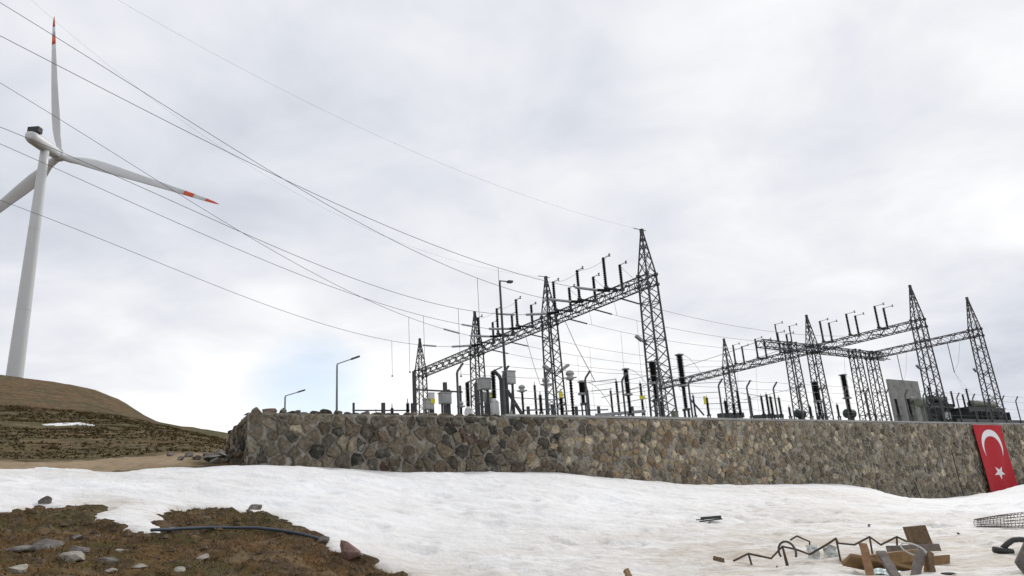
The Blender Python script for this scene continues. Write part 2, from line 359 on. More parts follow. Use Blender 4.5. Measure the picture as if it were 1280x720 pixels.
# snow outline (pixels of its edge -> ground points)
edge_px = [(545, 732), (518, 719), (498, 708), (478, 699), (456, 690), (432, 686), (412, 679), (404, 673), (388, 665), (368, 660), (352, 650), (335, 641), (310, 639), (285, 635), (258, 629), (235, 627), (215, 629),
           (206, 635), (202, 644), (210, 652), (212, 659), (205, 664), (190, 662), (165, 656), (140, 647), (118, 641), (110, 639), (128, 633), (118, 629), (90, 629), (70, 629), (50, 627), (40, 630), (28, 634), (10, 637), (-40, 641), (-160, 650)]
top_px = [(-160, 586), (-60, 585), (0, 583), (30, 580), (60, 579), (90, 582), (118, 583), (130, 586), (150, 587), (165, 584), (190, 581), (230, 580), (262, 579)]
edge_w = [hit(*p, lo=5) for p in edge_px]; top_w = [hit(*p, lo=15) for p in top_px]
poly = [p[:2] for p in edge_w if p is not None] + [p[:2] for p in top_w if p is not None]
c0 = U*4.2*K+V*(WV+.3)*K
poly += [c0, U*75*K+V*(WV+.3)*K, np.array([70., 40.]), np.array([70., 4.]), np.array([20, 5.]), np.array([6., 7.0]), np.array([0.5, 8.5])]
poly = np.array(poly)
def sdist(x, y, P):
    x = np.asarray(x); y = np.asarray(y); best = np.full(x.shape, 1e9); ins = np.zeros(x.shape, bool); n = len(P)
    for i in range(n):
        a = P[i]; b = P[(i+1) % n]; e = b-a; L2 = e@e+1e-12
        t = np.clip(((x-a[0])*e[0]+(y-a[1])*e[1])/L2, 0, 1)
        best = np.minimum(best, (x-a[0]-t*e[0])**2+(y-a[1]-t*e[1])**2)
        c = (a[1] > y) != (b[1] > y)
        ins ^= c & (x < e[0]*(y-a[1])/(e[1] if abs(e[1]) > 1e-12 else 1e-12)+a[0])
    d = np.sqrt(best); return np.where(ins, d, -d)
def sstep(a, b, x): t = np.clip((x-a)/(b-a), 0, 1); return t*t*(3-2*t)
def Hg(x, y):                                      # ground with its roughness
    d = np.hypot(x, y); h = H(x, y)
    near = sstep(45, 25, d); k_ = d < 70; und = np.zeros(x.shape); und[k_] = .22*sstep(.1, .7, sdist(x[k_], y[k_], poly))
    return h-.10-und+near*(.12*fbm(x, y, .7, 4, 3)+.08*fbm(x, y, 2.6, 3, 9)+.045*fbm(x, y, 7, 3, 19))+(1-near)*(.32*fbm(x, y, .13, 4, 5)+.2*fbm(x, y, .6, 3, 6)+sstep(60, 130, d)*.3*fbm(x, y, .04, 3, 8))
DENT = []
for _ in range(230):
    a_ = random.uniform(-.62, .66); d_ = random.uniform(11.5, 34); DENT.append((d_*math.sin(a_), d_*math.cos(a_), random.uniform(.10, .34), random.uniform(.02, .07), random.random()*3.1))
for (ax_, ay_, bx_, by_) in ((-1, 13, 9, 26), (6, 12.5, 16, 29), (-6, 22, 8, 20)):                 # lines of old footprints
    for k in range(22):
        t = k/21; sd_ = .16 if k % 2 else -.16; DENT.append((ax_+(bx_-ax_)*t+sd_+random.gauss(0, .06), ay_+(by_-ay_)*t+random.gauss(0, .08), .14, .075, random.random()*.6))
def dents(x, y):
    o = np.zeros(x.shape)
    for dx_, dy_, r_, h_, a_ in DENT:
        k = (np.abs(x-dx_) < r_*3) & (np.abs(y-dy_) < r_*4)
        if not k.any(): continue
        u_ = (x[k]-dx_)*math.cos(a_)+(y[k]-dy_)*math.sin(a_); w_ = (-(x[k]-dx_)*math.sin(a_)+(y[k]-dy_)*math.cos(a_))/1.5
        q = (u_*u_+w_*w_)/(r_*r_); o[k] -= h_*np.exp(-q*q); o[k] += h_*.3*np.exp(-(np.sqrt(q)-1.35)**2*6)
    return o
def Hs(x, y):                                      # snow surface
    s = sdist(x, y, poly)+.22*fbm(x, y, 1.6, 4, 21)+.10*fbm(x, y, 6, 3, 25)
    t = np.where(s > 0, .20*(1-np.exp(-s/.12))*.55+.20*sstep(0, 2.2, s)*.45, np.maximum(s*1.2, -.5))
    return H(x, y)-.16+t+sstep(0, 1.5, s)*(.10*fbm(x, y, .45, 3, 31)+.07*fbm(x*.7, y*1.6, 1.3, 4, 33)-.05*sstep(.25, .6, fbm(x, y, 1.1, 3, 35))+.02*fbm(x, y, 5, 3, 37)+dents(x, y)), s

# ---------------------------------------------------------------- ground sheet
def axis_(parts):
    o = []
    for a, b, st in parts: o += list(np.arange(a, b, st))
    return np.array(o+[parts[-1][1]])
xs = axis_([(-1500, -400, 110), (-400, -130, 12), (-130, -45, 2.), (-45, -22, .55), (-22, -15, .2), (-15, 2, .085), (2, 20, .4), (20, 60, 2), (60, 200, 14), (200, 1500, 130)])
ys = axis_([(-300, -30, 45), (-30, 4, 2), (4, 9, .3), (9, 18.5, .075), (18.5, 30, .2), (30, 60, .6), (60, 130, 1.6), (130, 230, 2.2), (230, 400, 12), (400, 1700, 130)])
GX, GY = np.meshgrid(xs, ys); GZ = Hg(GX, GY)
def grid_mesh(name, X, Y, Z, m, keep=None):
    ny, nx = X.shape; idx = np.arange(nx*ny).reshape(ny, nx)
    q = np.stack([idx[:-1, :-1], idx[:-1, 1:], idx[1:, 1:], idx[1:, :-1]], -1).reshape(-1, 4)
    if keep is not None:
        kq = (keep[:-1, :-1] | keep[:-1, 1:] | keep[1:, 1:] | keep[1:, :-1]).ravel(); q = q[kq]
    used = np.unique(q); remap = np.full(nx*ny, -1); remap[used] = np.arange(len(used)); q = remap[q]
    co = np.stack([X.ravel(), Y.ravel(), Z.ravel()], -1)[used]
    me = bpy.data.meshes.new(name); me.vertices.add(len(co)); me.vertices.foreach_set('co', co.ravel())
    me.loops.add(len(q)*4); me.loops.foreach_set('vertex_index', q.ravel().astype(np.int32))
    me.polygons.add(len(q)); me.polygons.foreach_set('loop_start', np.arange(0, len(q)*4, 4, dtype=np.int32))
    me.update(calc_edges=True); me.polygons.foreach_set('use_smooth', np.ones(len(q), bool)); me.materials.append(MAT[m])
    ob = bpy.data.objects.new(name, me); col.objects.link(ob)
    return ob, used, co
gob, used, co = grid_mesh('ground', GX, GY, GZ, 'ground'); tag(gob, kind='structure')
def lerp(a, b, t): return a*(1-t[:, None])+b*t[:, None]
x, y, z = co.T; d = np.hypot(x, y)
road_px = [(-160, 583), (0, 582), (140, 585), (262, 578), (272, 566), (210, 565), (140, 571), (0, 573), (-160, 573)]
road_poly = np.array([hit(*p, lo=15)[:2] for p in road_px])
dirt_c = np.array([.105, .058, .022]); road_c = np.array([.36, .27, .175]); grass_c = np.array([.13, .10, .045]); hill_c = np.array([.085, .078, .03]); top_c = np.array([.155, .085, .038])
nz = fbm(x, y, .05, 4, 50); nz2 = fbm(x, y, .6, 4, 51)
c = np.tile(dirt_c, (len(x), 1))
c = lerp(c, dirt_c*1.35*np.array([1.05, 1, .95]), sstep(-.1, .4, nz2))
nr = d < 30; wet = np.zeros(len(x)); wet[nr] = sstep(-.9, -.05, sdist(x[nr], y[nr], poly)+.3*nz2[nr]); c = lerp(c, np.array([.05, .032, .017]), wet*.75)
c = lerp(c, grass_c, sstep(26, 33, d+2*nz2))
c = lerp(c, hill_c, sstep(70, 85, d+10*nz))
el = (z-EYE)/np.maximum(d, 1)
c = lerp(c, top_c, sstep(.13, .165, el+.03*nz+.008*nz2)*sstep(90, 120, d))
rd = sdist(x, y, road_poly)+.8*fbm(x, y, .5, 3, 52)
rm = sstep(-.5, .9, rd); c = lerp(c, road_c*(1+.1*nz2[:, None]), rm)
at = gob.data.color_attributes.new('tint', 'FLOAT_COLOR', 'POINT')
at.data.foreach_set('color', np.c_[c, 1-.8*rm].ravel().astype(np.float32))

# ---------------------------------------------------------------- snow field (one drift in front of the wall) and a far snow strip
sx = axis_([(-32, -18, .22), (-18, 18, .10), (18, 48, .2), (48, 66, .8)]); sy = axis_([(6, 9, .2), (9, 27, .10), (27, 50, .2), (50, 66, .8)])
SX, SY = np.meshgrid(sx, sy); SZ, SS = Hs(SX, SY)
vv = (SX*V[0]+SY*V[1])/K; keep = (SS > -.35) & (vv < WV+.3)
sob, used, co = grid_mesh('snow_field', SX, SY, SZ, 'snow', keep); tag(sob, kind='structure')
x, y, z = co.T
dm = np.zeros(len(x))
for px, py, r, a in ((1130, 690, 7., 1.0), (1000, 700, 5.5, 1.), (1230, 680, 6, .9), (1100, 650, 6, .6), (1020, 618, 4.2, .55), (1240, 700, 4, .9), (880, 700, 3., .5), (560, 712, 3.0, .45), (760, 712, 3, .3), (1180, 655, 5, .55), (950, 650, 4., .35), (60, 590, 2.5, .4), (230, 600, 2, .2), (500, 715, 1.6, .7), (130, 628, 1.2, .8)):
    p = hit(px, py, lo=8); dm = np.maximum(dm, a*np.exp(-((x-p[0])**2+(y-p[1])**2)/(2*(r*.55)**2)))
s_ = SS.ravel()[used]; dm = np.maximum(dm, .9*np.exp(-np.maximum(s_, 0)/.22)); dm = np.clip(dm+.12, 0, 1)
at = sob.data.attributes.new('dirt', 'FLOAT', 'POINT'); at.data.foreach_set('value', dm.astype(np.float32))
pp = [hit(px, py, lo=50)[:2] for px, py in ((58, 529.3), (75, 528.6), (100, 528.7), (121, 529.6), (110, 530.4), (80, 530.5))]; pp = np.array(pp)
X2, Y2 = np.meshgrid(np.arange(pp[:, 0].min()-2, pp[:, 0].max()+2, .35), np.arange(pp[:, 1].min()-2, pp[:, 1].max()+2, .35))
S2 = sdist(X2, Y2, pp)+.3*fbm(X2, Y2, .6, 3, 61)
Z2 = Hg(X2, Y2)+np.clip(S2*.25, -.4, .07)
o2, u2, c2 = grid_mesh('snow_patch', X2, Y2, Z2, 'snow', S2 > -.8); tag(o2, kind='structure')

# ---------------------------------------------------------------- retaining wall of rubble stones
def ztop(u): return EYE+(3.09+.0042*(u/K-5.3))*K          # u in metres
CU = 5.32*K; FACE = WV*K; UEND = 66*K
ZY = ztop(12)-.22                                          # the yard behind the wall
yard = MB()
Lft = uv(CU, FACE+.3); b0 = uv(CU+.25, FACE+.3)
pts = [b0, uv(UEND, FACE+.3), uv(150*K, FACE+40), uv(150*K, 130*K), uv(62, 130*K), uv(CU+4.4, FACE+7)]
yard.add([(*p[:2], ZY) for p in pts]+[(*p[:2], ZY-4) for p in pts], [tuple(range(6)), (0, 6, 7, 1), (1, 7, 8, 2), (2, 8, 9, 3), (3, 9, 10, 4), (4, 10, 11, 5), (5, 11, 6, 0)])
mat('gravel', (.22, .21, .2), .95, 0, .4, 1.5, .6, 12)
tag(yard.build('yard_platform', 'gravel'), kind='structure')

wall_root = empty('stone_retaining_wall', (*uv(CU, FACE)[:2], 2.0), 'long grey and brown rubble stone retaining wall behind the snow bank', 'wall')
# mortar body
body = MB(); us = np.arange(CU, UEND+.01, .16); zs = 34
fr = []
for i, u in enumerate(us):
    for k in range(zs):
        zt = ztop(u); z = zt-.02-(zt+1.5)*k/(zs-1) if k else zt-.01
        p = uv(u, FACE+.045*mnoise.noise((u*2.3, k*.45, 0))+random.uniform(-.014, .014)); fr.append((p[0], p[1], z))
for i, u in enumerate(us): p = uv(u, FACE+.62); fr.append((p[0], p[1], ztop(u)-.01))
fs = []; nU = len(us)
for i in range(nU-1):
    for k in range(zs-1): a = i*zs+k; fs.append((a, a+1, a+zs+1, a+zs))
    fs.append((i*zs, (i+1)*zs, nU*zs+i+1, nU*zs+i))
body.add(fr, fs)
RL = 2.6*K                                                # the wall's short return at its left end
q0 = uv(CU, FACE+.02); q1 = uv(CU+.12, FACE+RL); q2 = uv(CU+.75, FACE+RL); q3 = uv(CU+.75, FACE+.6)
zt = ztop(CU)
body.add([(*q0[:2], -1), (*q1[:2], 0), (*q1[:2], zt-.35), (*q0[:2], zt-.05), (*q2[:2], 0), (*q2[:2], zt-.35), (*q3[:2], zt-.05)], [(0, 3, 2, 1), (1, 2, 5, 4), (3, 6, 5, 2)])
body.build('mortar_core', 'mortar', wall_root)

def voronoi_cells(pts, bound, nb=26):
    pts = np.array(pts); cells = []
    for i, p in enumerate(pts):
        dd = ((pts-p)**2).sum(1); nbr = np.argsort(dd)[1:nb]
        poly_ = [np.array(b) for b in bound(p)]
        for j in nbr:
            m_ = (p+pts[j])/2; n_ = pts[j]-p; out = []
            L = len(poly_)
            for a in range(L):
                A_, B_ = poly_[a], poly_[(a+1) % L]; da = (A_-m_)@n_; db = (B_-m_)@n_
                if da <= 0: out.append(A_)
                if da*db < 0: out.append(A_+(B_-A_)*da/(da-db))
            poly_ = out
            if len(poly_) < 3: break
        if len(poly_) >= 3: cells.append((p, np.array(poly_)))
    return cells
def seeds(u0, u1, zlo, zhi, rad):
    P = []; tries = 0; grid = {}
    area = (u1-u0)*4.5; nt_ = int(area/(rad((u0+u1)/2)**2)*26)
    for _ in range(nt_):
        u = random.uniform(u0, u1); z = random.uniform(zlo(u), zhi(u)); r = rad(u)*random.choice((.42, .5, .62, .8, 1., 1.2, 1.5))
        g = (int(u/.8), int(z/.8)); ok = True
        for a in (-1, 0, 1):
            for b in (-1, 0, 1):
                for (pu, pz, pr) in grid.get((g[0]+a, g[1]+b), ()):
                    if (pu-u)**2+((pz-z)*1.28)**2 < ((r+pr)/2)**2: ok = False; break
        if ok: grid.setdefault(g, []).append((u, z, r)); P.append((u, z))
    return P
pal_l = [(.125, .108, .085), (.15, .128, .098), (.09, .084, .074), (.17, .14, .104), (.135, .105, .08), (.20, .175, .138), (.07, .066, .06), (.155, .135, .11), (.24, .21, .17)]
pal_m = [(.27, .215, .15), (.32, .265, .19), (.20, .155, .105), (.165, .15, .125), (.38, .33, .25), (.23, .17, .11), (.125, .11, .09), (.24, .215, .18)]
pal_r = [(.185, .165, .125), (.16, .145, .115), (.215, .19, .145), (.13, .12, .10), (.25, .225, .18), (.17, .14, .10)]
def tint(s):                                              # s in base units along the wall
    r = random.random(); x = random.uniform(-1.5, 1.5)+s
    pal = pal_l if x < 15.5 else (pal_m if x < 28 else pal_r)
    c = np.array(random.choice(pal))
    if x < 15 and random.random() < .05: c = np.array((.16, .11, .085))
    if random.random() < (.04 if x < 14 else .10): c = np.array((.38, .34, .27))
    return c*random.uniform(.82, 1.15)*(1.05 if x < 15.5 else 1.25 if x < 26 else 1.25)*np.array((1.05, 1.0, .89))*random.choice((.6, .8, 1., 1., 1.1, 1.3))
def stone_mesh(p, poly_, frame, hgt):
    # frame(a,b,out) -> world ; polygon shrunk for the joint, corners cut, domed
    cpt = poly_.mean(0); size = math.sqrt(max(1e-4, .5*abs(sum(poly_[i][0]*poly_[i-1][1]-poly_[i-1][0]*poly_[i][1] for i in range(len(poly_))))))
    sh = max(.55, 1-.055/max(size, .1)); P = cpt+(poly_-cpt)*sh
    Q = []
    for i in range(len(P)):
        a, b = P[i], P[(i+1) % len(P)]; 
        if np.hypot(*(b-a)) < .05*size: continue
        Q += [a*.8+b*.2, a*.2+b*.8]
    Q = np.array(Q); n = len(Q)
    if n < 5: return None
    Q = Q+rng.normal(0, .03*size/.4, Q.shape); jut = random.uniform(.1, 1.4)*hgt; sk = rng.normal(0, .16, 2)
    vs_ = []
    for q in Q: vs_.append(frame(q[0], q[1], -.05))
    for q in Q: w = cpt+(q-cpt)*.96; vs_.append(frame(w[0], w[1], jut*.6+random.uniform(-.4, .4)*hgt*.7))
    for q in Q: w = cpt+(q-cpt)*random.uniform(.5, .72); vs_.append(frame(w[0], w[1], jut+(w-cpt)@sk+random.uniform(-.4, .4)*hgt*.7))
    vs_.append(frame(*cpt, jut*1.05))
    fs = []
    for i in range(n):
        j = (i+1) % n
        fs += [(i, j, n+j, n+i), (n+i, n+j, 2*n+j, 2*n+i), (2*n+i, 2*n+j, 3*n)]
    return vs_, fs
def ground_at_wall(u): p = uv(u, FACE-.2); return float(H(np.array([p[0]]), np.array([p[1]]))[0])
gu = np.arange(CU-1, UEND+1, .5); gh = H(*(np.array([uv(u, FACE-.2)[:2] for u in gu]).T))
zlo = lambda u: float(np.interp(u, gu, gh))-.35
rad = lambda u: .66 if u/K < 15 else (.50 if u/K < 22 else .43)
def bnd(lo, hi, zl, zh):
    def f(p):
        a, b = max(lo, p[0]-1.2), min(hi, p[0]+1.2)
        return [(a, zl(p[0])-.3), (b, zl(p[0])-.3), (b, zh(p[0])), (a, zh(p[0]))]
    return f
zhi = lambda u: ztop(u)-(.02 if u/K < 13.5 else .07)
sd_ = seeds(CU, UEND, zlo, zhi, rad)
cells = voronoi_cells(sd_, bnd(CU-.02, UEND, zlo, zhi))
fr_front = lambda a, b, o: tuple(uv(a, FACE-o, b))
stones = []
for p, pl in cells:
    r = stone_mesh(p, pl, fr_front, .10 if p[0]/K < 16 else (.065 if p[0]/K < 22 else .045))
    if r is None: continue
    ctr = uv(p[0], FACE, p[1]); px = proj(ctr); ar = abs(.5*sum(pl[i][0]*pl[i-1][1]-pl[i-1][0]*pl[i][1] for i in range(len(pl))))
    vis = 1 if (px[0] < 1285 and p[1] > zlo(p[0])+.3) else .02
    stones.append((vis*ar/(np.hypot(*ctr[:2])**2), r, tint(p[0]/K), px[0]))
# return face
sd2 = seeds(0, RL, lambda a: 1.2, lambda a: ztop(CU)-.1-.3*a/RL, lambda a: .5)
for p, pl in voronoi_cells(sd2, bnd(0., RL, lambda a: 1.2, lambda a: ztop(CU)-.1-.3*a/RL)):
    r = stone_mesh(p, pl, lambda a, b, o: tuple(uv(CU+.12*a/RL-o, FACE+a, b)), .10)
    if r: stones.append((ar/1600., r, tint(6)*.9, 290))
stones.sort(key=lambda s_: -s_[0])
def tinted(name, parts, parent, m='stone'):
    o_ = parent_loc(parent) if parent else np.zeros(3)
    V_ = []; F_ = []; C_ = []
    for (vs_, fs), c_ in parts:
        o = len(V_); V_ += [tuple(np.array(q)-o_) for q in vs_]; F_ += [tuple(i+o for i in f) for f in fs]; C_ += [(*c_, 1)]*len(vs_)
    me = bpy.data.meshes.new(name); me.from_pydata(V_, [], F_); me.materials.append(MAT[m])
    a_ = me.color_attributes.new('tint', 'FLOAT_COLOR', 'POINT'); a_.data.foreach_set('color', np.array(C_, np.float32).ravel())
    ob = bpy.data.objects.new(name, me); col.objects.link(ob); ob.parent = parent
    return ob
for _, r, c_, px in stones[:285]: tinted('stone', [(r, c_)], wall_root)
tag(tinted('stone_facing', [(r, c_) for _, r, c_, px in stones[285:]], wall_root), kind='stuff')
# thin concrete coping on the straight part
cop = MB(); u_ = 13.6*K
while u_ < UEND-.1:
    L_ = 2.4; a = uv(u_+.006, FACE+.29, ztop(u_)+.035); b = uv(min(u_+L_, UEND)-.006, FACE+.29, ztop(u_+L_)+.035+random.uniform(-.01, .01))
    cb = MB(); cb.bar(a, b, .68, .09); cb.build('coping_slab', 'concrete', wall_root); u_ += L_
# rough rocks that crown the broken left end
def rock_mesh(c, s, seed, flat=.7, sub=2):
    bm = bmesh.new(); bmesh.ops.create_icosphere(bm, subdivisions=sub, radius=1)
    r_ = random.Random(seed); cuts = [(Vector((r_.gauss(0, 1), r_.gauss(0, 1), r_.gauss(0, 1))).normalized(), r_.uniform(.38, .8)) for _ in range(13)]
    off = Vector((seed*3.7, seed*1.3, 0))
    for v in bm.verts:
        for n_, dd in cuts:
            e = v.co.dot(n_)-dd
            if e > 0: v.co -= n_*e*.97
        v.co *= 1+.12*mnoise.noise(v.co*1.8+off)
    rz = Matrix.Rotation(r_.uniform(0, 6.28), 3, 'Z')
    vs_ = [tuple(Vector(c)+rz @ Vector((v.co.x*s[0], v.co.y*s[1], v.co.z*s[2]))) for v in bm.verts]
    bm.verts.index_update(); fs = [tuple(v.index for v in f.verts) for f in bm.faces]; bm.free()
    return vs_, fs
k = 0; u_ = CU+.05
while u_ < 13.4*K:
    w = random.uniform(.12, .3); hh = random.uniform(.05, .12)+(.08 if u_ < CU+1.1 else 0)
    r = rock_mesh(uv(u_+w, FACE+random.uniform(.15, .35), ztop(u_)+hh*.25), (w*1.25, .26, hh+.05), 900+k); k += 1
    tinted('crown_stone', [(r, tint(7)*.9)], wall_root); u_ += w*random.uniform(1.5, 2.1)
for i in range(5):
    a = RL*(i+.5)/5; r = rock_mesh(uv(CU+.25, FACE+a, ztop(CU)-.05-.32*a/RL), (.3, .25, .2), 950+i); tinted('crown_stone', [(r, tint(7)*.85)], wall_root)

# rubble by the wall's left foot
for i, (px, py, s) in enumerate(((266, 576, .34), (258, 572, .26), (274, 571, .36), (246, 575, .2), (236, 571, .22), (225, 575, .17), (212, 570, .2), (270, 579, .22))):
    p = hit(px, py, Hg, lo=15); mb = MB(); r = rock_mesh(p+np.array([0, 0, s*.25]), (s*1.2, s, s*.7), 40+i); mb.add(*r)
    tag(mb.build('rubble_stone', 'rock', origin=p), ['widest', 'small angular', 'tallest dark', 'flat little', 'middle sized', 'smallest', 'leftmost', 'lowest'][i]+' rubble stone on the dirt by the wall\'s left foot', 'rock', 'rubble at the wall foot')

# ---------------------------------------------------------------- fence on the wall
f_root = empty('security_fence', uv(12.03*K, FACE+.3, ztop(12*K)+.08), 'dark steel fence of posts with angled tops along the wall', 'fence')
fu = [12.03+1.8*k for k in range(25)]; tops = []
for u_ in fu:
    mb = MB(); z0 = ztop(u_*K)+.06; b = uv(u_*K, FACE+.38, z0); m_ = b+np.array([0, 0, 1.50*1.1]); t_ = m_+np.array([*(-V*.12+U*.22), .34])
    mb.tube([b, m_-np.array([0, 0, .05]), m_+np.array([*(U*.03), .04]), t_], .045, 6); mb.build('post', 'fence', f_root); tops.append((b, m_, t_))
for s_, (i_, fr_, r_) in {'barbed_wire': (2, .55, .008), 'top_wire': (1, 1., .008), 'mid_wire': (0, .66, .006), 'low_wire': (0, .33, .006)}.items():
    mb = MB()
    for A_, B_ in zip(tops[:-1], tops[1:]):
        f = lambda T: (T[1]+(T[2]-T[1])*.9 if i_ == 2 else T[0]+(T[1]-T[0])*fr_*.96)
        a, b = f(A_), f(B_); mb.tube([a, (a+b)/2-np.array([0, 0, .03]), b], r_, 4)
    mb.build(s_, 'wire', f_root)
mb = MB(); a = uv(44*K, FACE+.45, ztop(44*K)+.22); b = uv(60*K, FACE+.45, ztop(60*K)+.22); mb.bar(a, b, .06, .28); mb.build('kick_board', 'fence', f_root)

# ---------------------------------------------------------------- gantries
S = 1.2*K
GA = np.array([8.1457, 42.6176])*S; GB = np.array([33.1084, 59.7997])*S; GC = np.array([40.978, 65.269])*S
ZB = 13.1899*S+EYE; ZT = ZB+2.885*S; W = 12.*K; BW, BH = .95, .85
def lattice_tower(root, cx, dirx, zb, zt, w0=1.55, w1=1.05, peak=True, leg=.12, br=.06):
    ex = np.array([*dirx, 0.]); ey = np.array([-dirx[1], dirx[0], 0.])
    def corner(i, z):
        t = (z-ZY)/(zb+.1-ZY); w = (w0+(w1-w0)*t)/2
        return np.array([cx[0], cx[1], z])+ex*w*(-1, 1, 1, -1)[i]+ey*w*(-1, -1, 1, 1)[i]
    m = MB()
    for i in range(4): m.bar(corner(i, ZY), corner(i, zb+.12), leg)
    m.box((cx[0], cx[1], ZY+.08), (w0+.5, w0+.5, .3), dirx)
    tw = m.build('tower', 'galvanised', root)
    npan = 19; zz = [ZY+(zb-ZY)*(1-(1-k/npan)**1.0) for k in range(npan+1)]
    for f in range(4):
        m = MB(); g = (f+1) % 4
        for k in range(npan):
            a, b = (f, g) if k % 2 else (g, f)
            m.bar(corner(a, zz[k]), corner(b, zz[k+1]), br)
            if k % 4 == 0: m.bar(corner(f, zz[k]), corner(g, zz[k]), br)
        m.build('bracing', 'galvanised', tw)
    for zq in (zb+.05, zb-BH+.02):
        for i in range(4):
            m = MB(); m.box(corner(i, zq), (.26, .26, .24), dirx); m.build('joint_plate', 'galvanised', tw)
    if peak:
        m = MB(); tip = np.array([cx[0], cx[1], zt]); n2 = 5
        def pc(i, t): return corner(i, zb+.1)*(1-t)+(tip+(corner(i, zb)-np.array([cx[0], cx[1], zb]))*.10)*t
        for i in range(4): m.bar(pc(i, 0), pc(i, 1), leg*.8)
        ts = [0, .3, .53, .71, .86, 1.]
        for k in range(5):
            for f in range(4):
                g = (f+1) % 4; m.bar(pc(f, ts[k]), pc(g, ts[k+1]), br*.8); m.bar(pc(g, ts[k]), pc(f, ts[k+1]), br*.7)
        m.box(tip+np.array([0, 0, .02]), (.26, .26, .34), dirx)
        m.build('peak', 'galvanised', tw)
    return tw
def lattice_beam(root, p, q, zb, name='beam', br=.05):
    p = np.array([*p, zb]); q = np.array([*q, zb]); d = (q-p)/np.linalg.norm(q-p); sx_ = np.array([-d[1], d[0], 0]); L_ = np.linalg.norm(q-p)
    c_ = [sx_*BW/2, -sx_*BW/2, -sx_*BW/2-np.array([0, 0, BH]), sx_*BW/2-np.array([0, 0, BH])]
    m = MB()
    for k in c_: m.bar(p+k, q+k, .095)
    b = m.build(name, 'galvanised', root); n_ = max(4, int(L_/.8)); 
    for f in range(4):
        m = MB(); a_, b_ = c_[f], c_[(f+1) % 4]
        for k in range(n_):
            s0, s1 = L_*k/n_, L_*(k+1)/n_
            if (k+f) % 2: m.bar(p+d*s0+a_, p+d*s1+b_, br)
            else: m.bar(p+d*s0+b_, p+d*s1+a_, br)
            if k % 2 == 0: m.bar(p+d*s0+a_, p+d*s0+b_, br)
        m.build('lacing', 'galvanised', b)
    return b
PH = [3.57, 6.79, 9.98, 15.57, 18.75, 22.1]
def gantry(name, G, kmax, label, end, peaks=9):
    r = empty(name, (*G, ZY), label, 'gantry')
    for k in range(kmax): lattice_tower(r, G+V*W*k, V, ZB, ZT, peak=k < peaks)
    lattice_beam(r, G-V*.5, G+V*(W*(kmax-1)+end), ZB)
    return r
g1 = gantry('substation_gantry', GA, 4, 'nearest lattice steel gantry of four pointed towers rising behind the wall', .5)
g2 = gantry('substation_gantry', GB, 4, 'middle lattice steel gantry whose row of towers recedes behind the nearest one', .5)
g3 = gantry('substation_gantry', GC, 2, 'rightmost lattice steel gantry ending in a lone pointed tower', .5, 1)
V4 = 48.55*K
g4r = empty('crossing_gantry', uv(69.5*K, V4, ZY), 'lattice crossbeam on plain towers bridging the two right hand gantries', 'gantry')
for u_ in (69.5, 81.5): lattice_tower(g4r, uv(u_*K, V4)[:2], U, ZB, ZT, peak=False)
lattice_beam(g4r, uv(64.5*K, V4)[:2], uv(88.2*K, V4)[:2], ZB+.05)

# ---------------------------------------------------------------- insulators
def sheds(mb, base, h, r, n=12, seg=10, axis=(0, 0, 1), core=.62):
    prof = []
    for k in range(n):
        a = h*k/n; st = h/n; prof += [(a, r*core), (a+st*.35, r*core), (a+st*.5, r), (a+st*.72, r*.96), (a+st*.85, r*core)]
    prof.append((h, r*core)); mb.lathe(base, prof, seg, axis)
def post_insulator(base, h, arm, label, group, r=.11):
    e = empty('post_insulator', base, label, 'insulator', group); b = np.array(base)
    m = MB(); m.box(b+np.array([0, 0, .06]), (.3, .3, .12), V); m.build('base_plate', 'galvanised', e)
    m = MB(); sheds(m, b+np.array([0, 0, .12]), h-.12, r, 14); m.build('insulator_body', 'porcelain', e, True)
    m = MB(); t = b+np.array([0, 0, h]); q = t+np.array([*(-V*arm), .02]); m.bar(t, q, .05); m.box(t+np.array([0, 0, .03]), (.16, .16, .08), V); m.build('arm', 'steel_light', e)
    m = MB()
    for s_ in (-.09, .09): m.box(q+np.array([0, 0, s_]), (.16, .1, .08), V)
    m.build('clamp', 'porcelain', e)
    return e
cnt = 0
for gi, (G, gname) in enumerate(((GA, 'nearest gantry'), (GB, 'middle gantry'))):
    for i, ph in enumerate(PH):
        for s_, h_, w_ in ((-.95, 2.75 if gi == 0 else 2.6, 'left side'), (.95, 2.35 if gi == 0 else 2.55, 'right side')):
            c = np.array([*(G+V*ph*K+U*s_), ZB+.06]); m = None
            post_insulator(c, h_, .85 if gi == 0 else 1.15, f"{ORD[i]} black post insulator from near end, {w_} of {gname} beam", f'post insulators on the {gname}', .165)
    # outrigger brackets belong to the gantry's beam
    r = (g1, g2)[gi]
    for ph in PH:
        m = MB(); a = np.array([*(G+V*ph*K-U*1.1), ZB+.02]); b = np.array([*(G+V*ph*K+U*1.1), ZB+.02])
        m.bar(a+np.array([*(V*.12), 0]), b+np.array([*(V*.12), 0]), .09); m.bar(a-np.array([*(V*.12), 0]), b-np.array([*(V*.12), 0]), .09)
        m.build('bracket', 'galvanised', r)
for i, (px, py) in enumerate(((972, 425), (990, 428))):
    q = on_v(px, py, 48.55); q[2] = ZB+.1
    post_insulator(q, 2.2, 1.1, f'{"left" if i == 0 else "right"} of the two black post insulators above the crossbeam\'s tower', 'post insulators on the crossbeam')

def strain_string(root, p, q, nm='insulator_string', m1='polymer_grey', r=.10):
    p = np.array(p); q = np.array(q); d = q-p; L_ = np.linalg.norm(d); mb = MB(); sheds(mb, p, L_, r, max(8, int(L_/.13)), 8, d, .55); return mb.build(nm, m1, root, True)
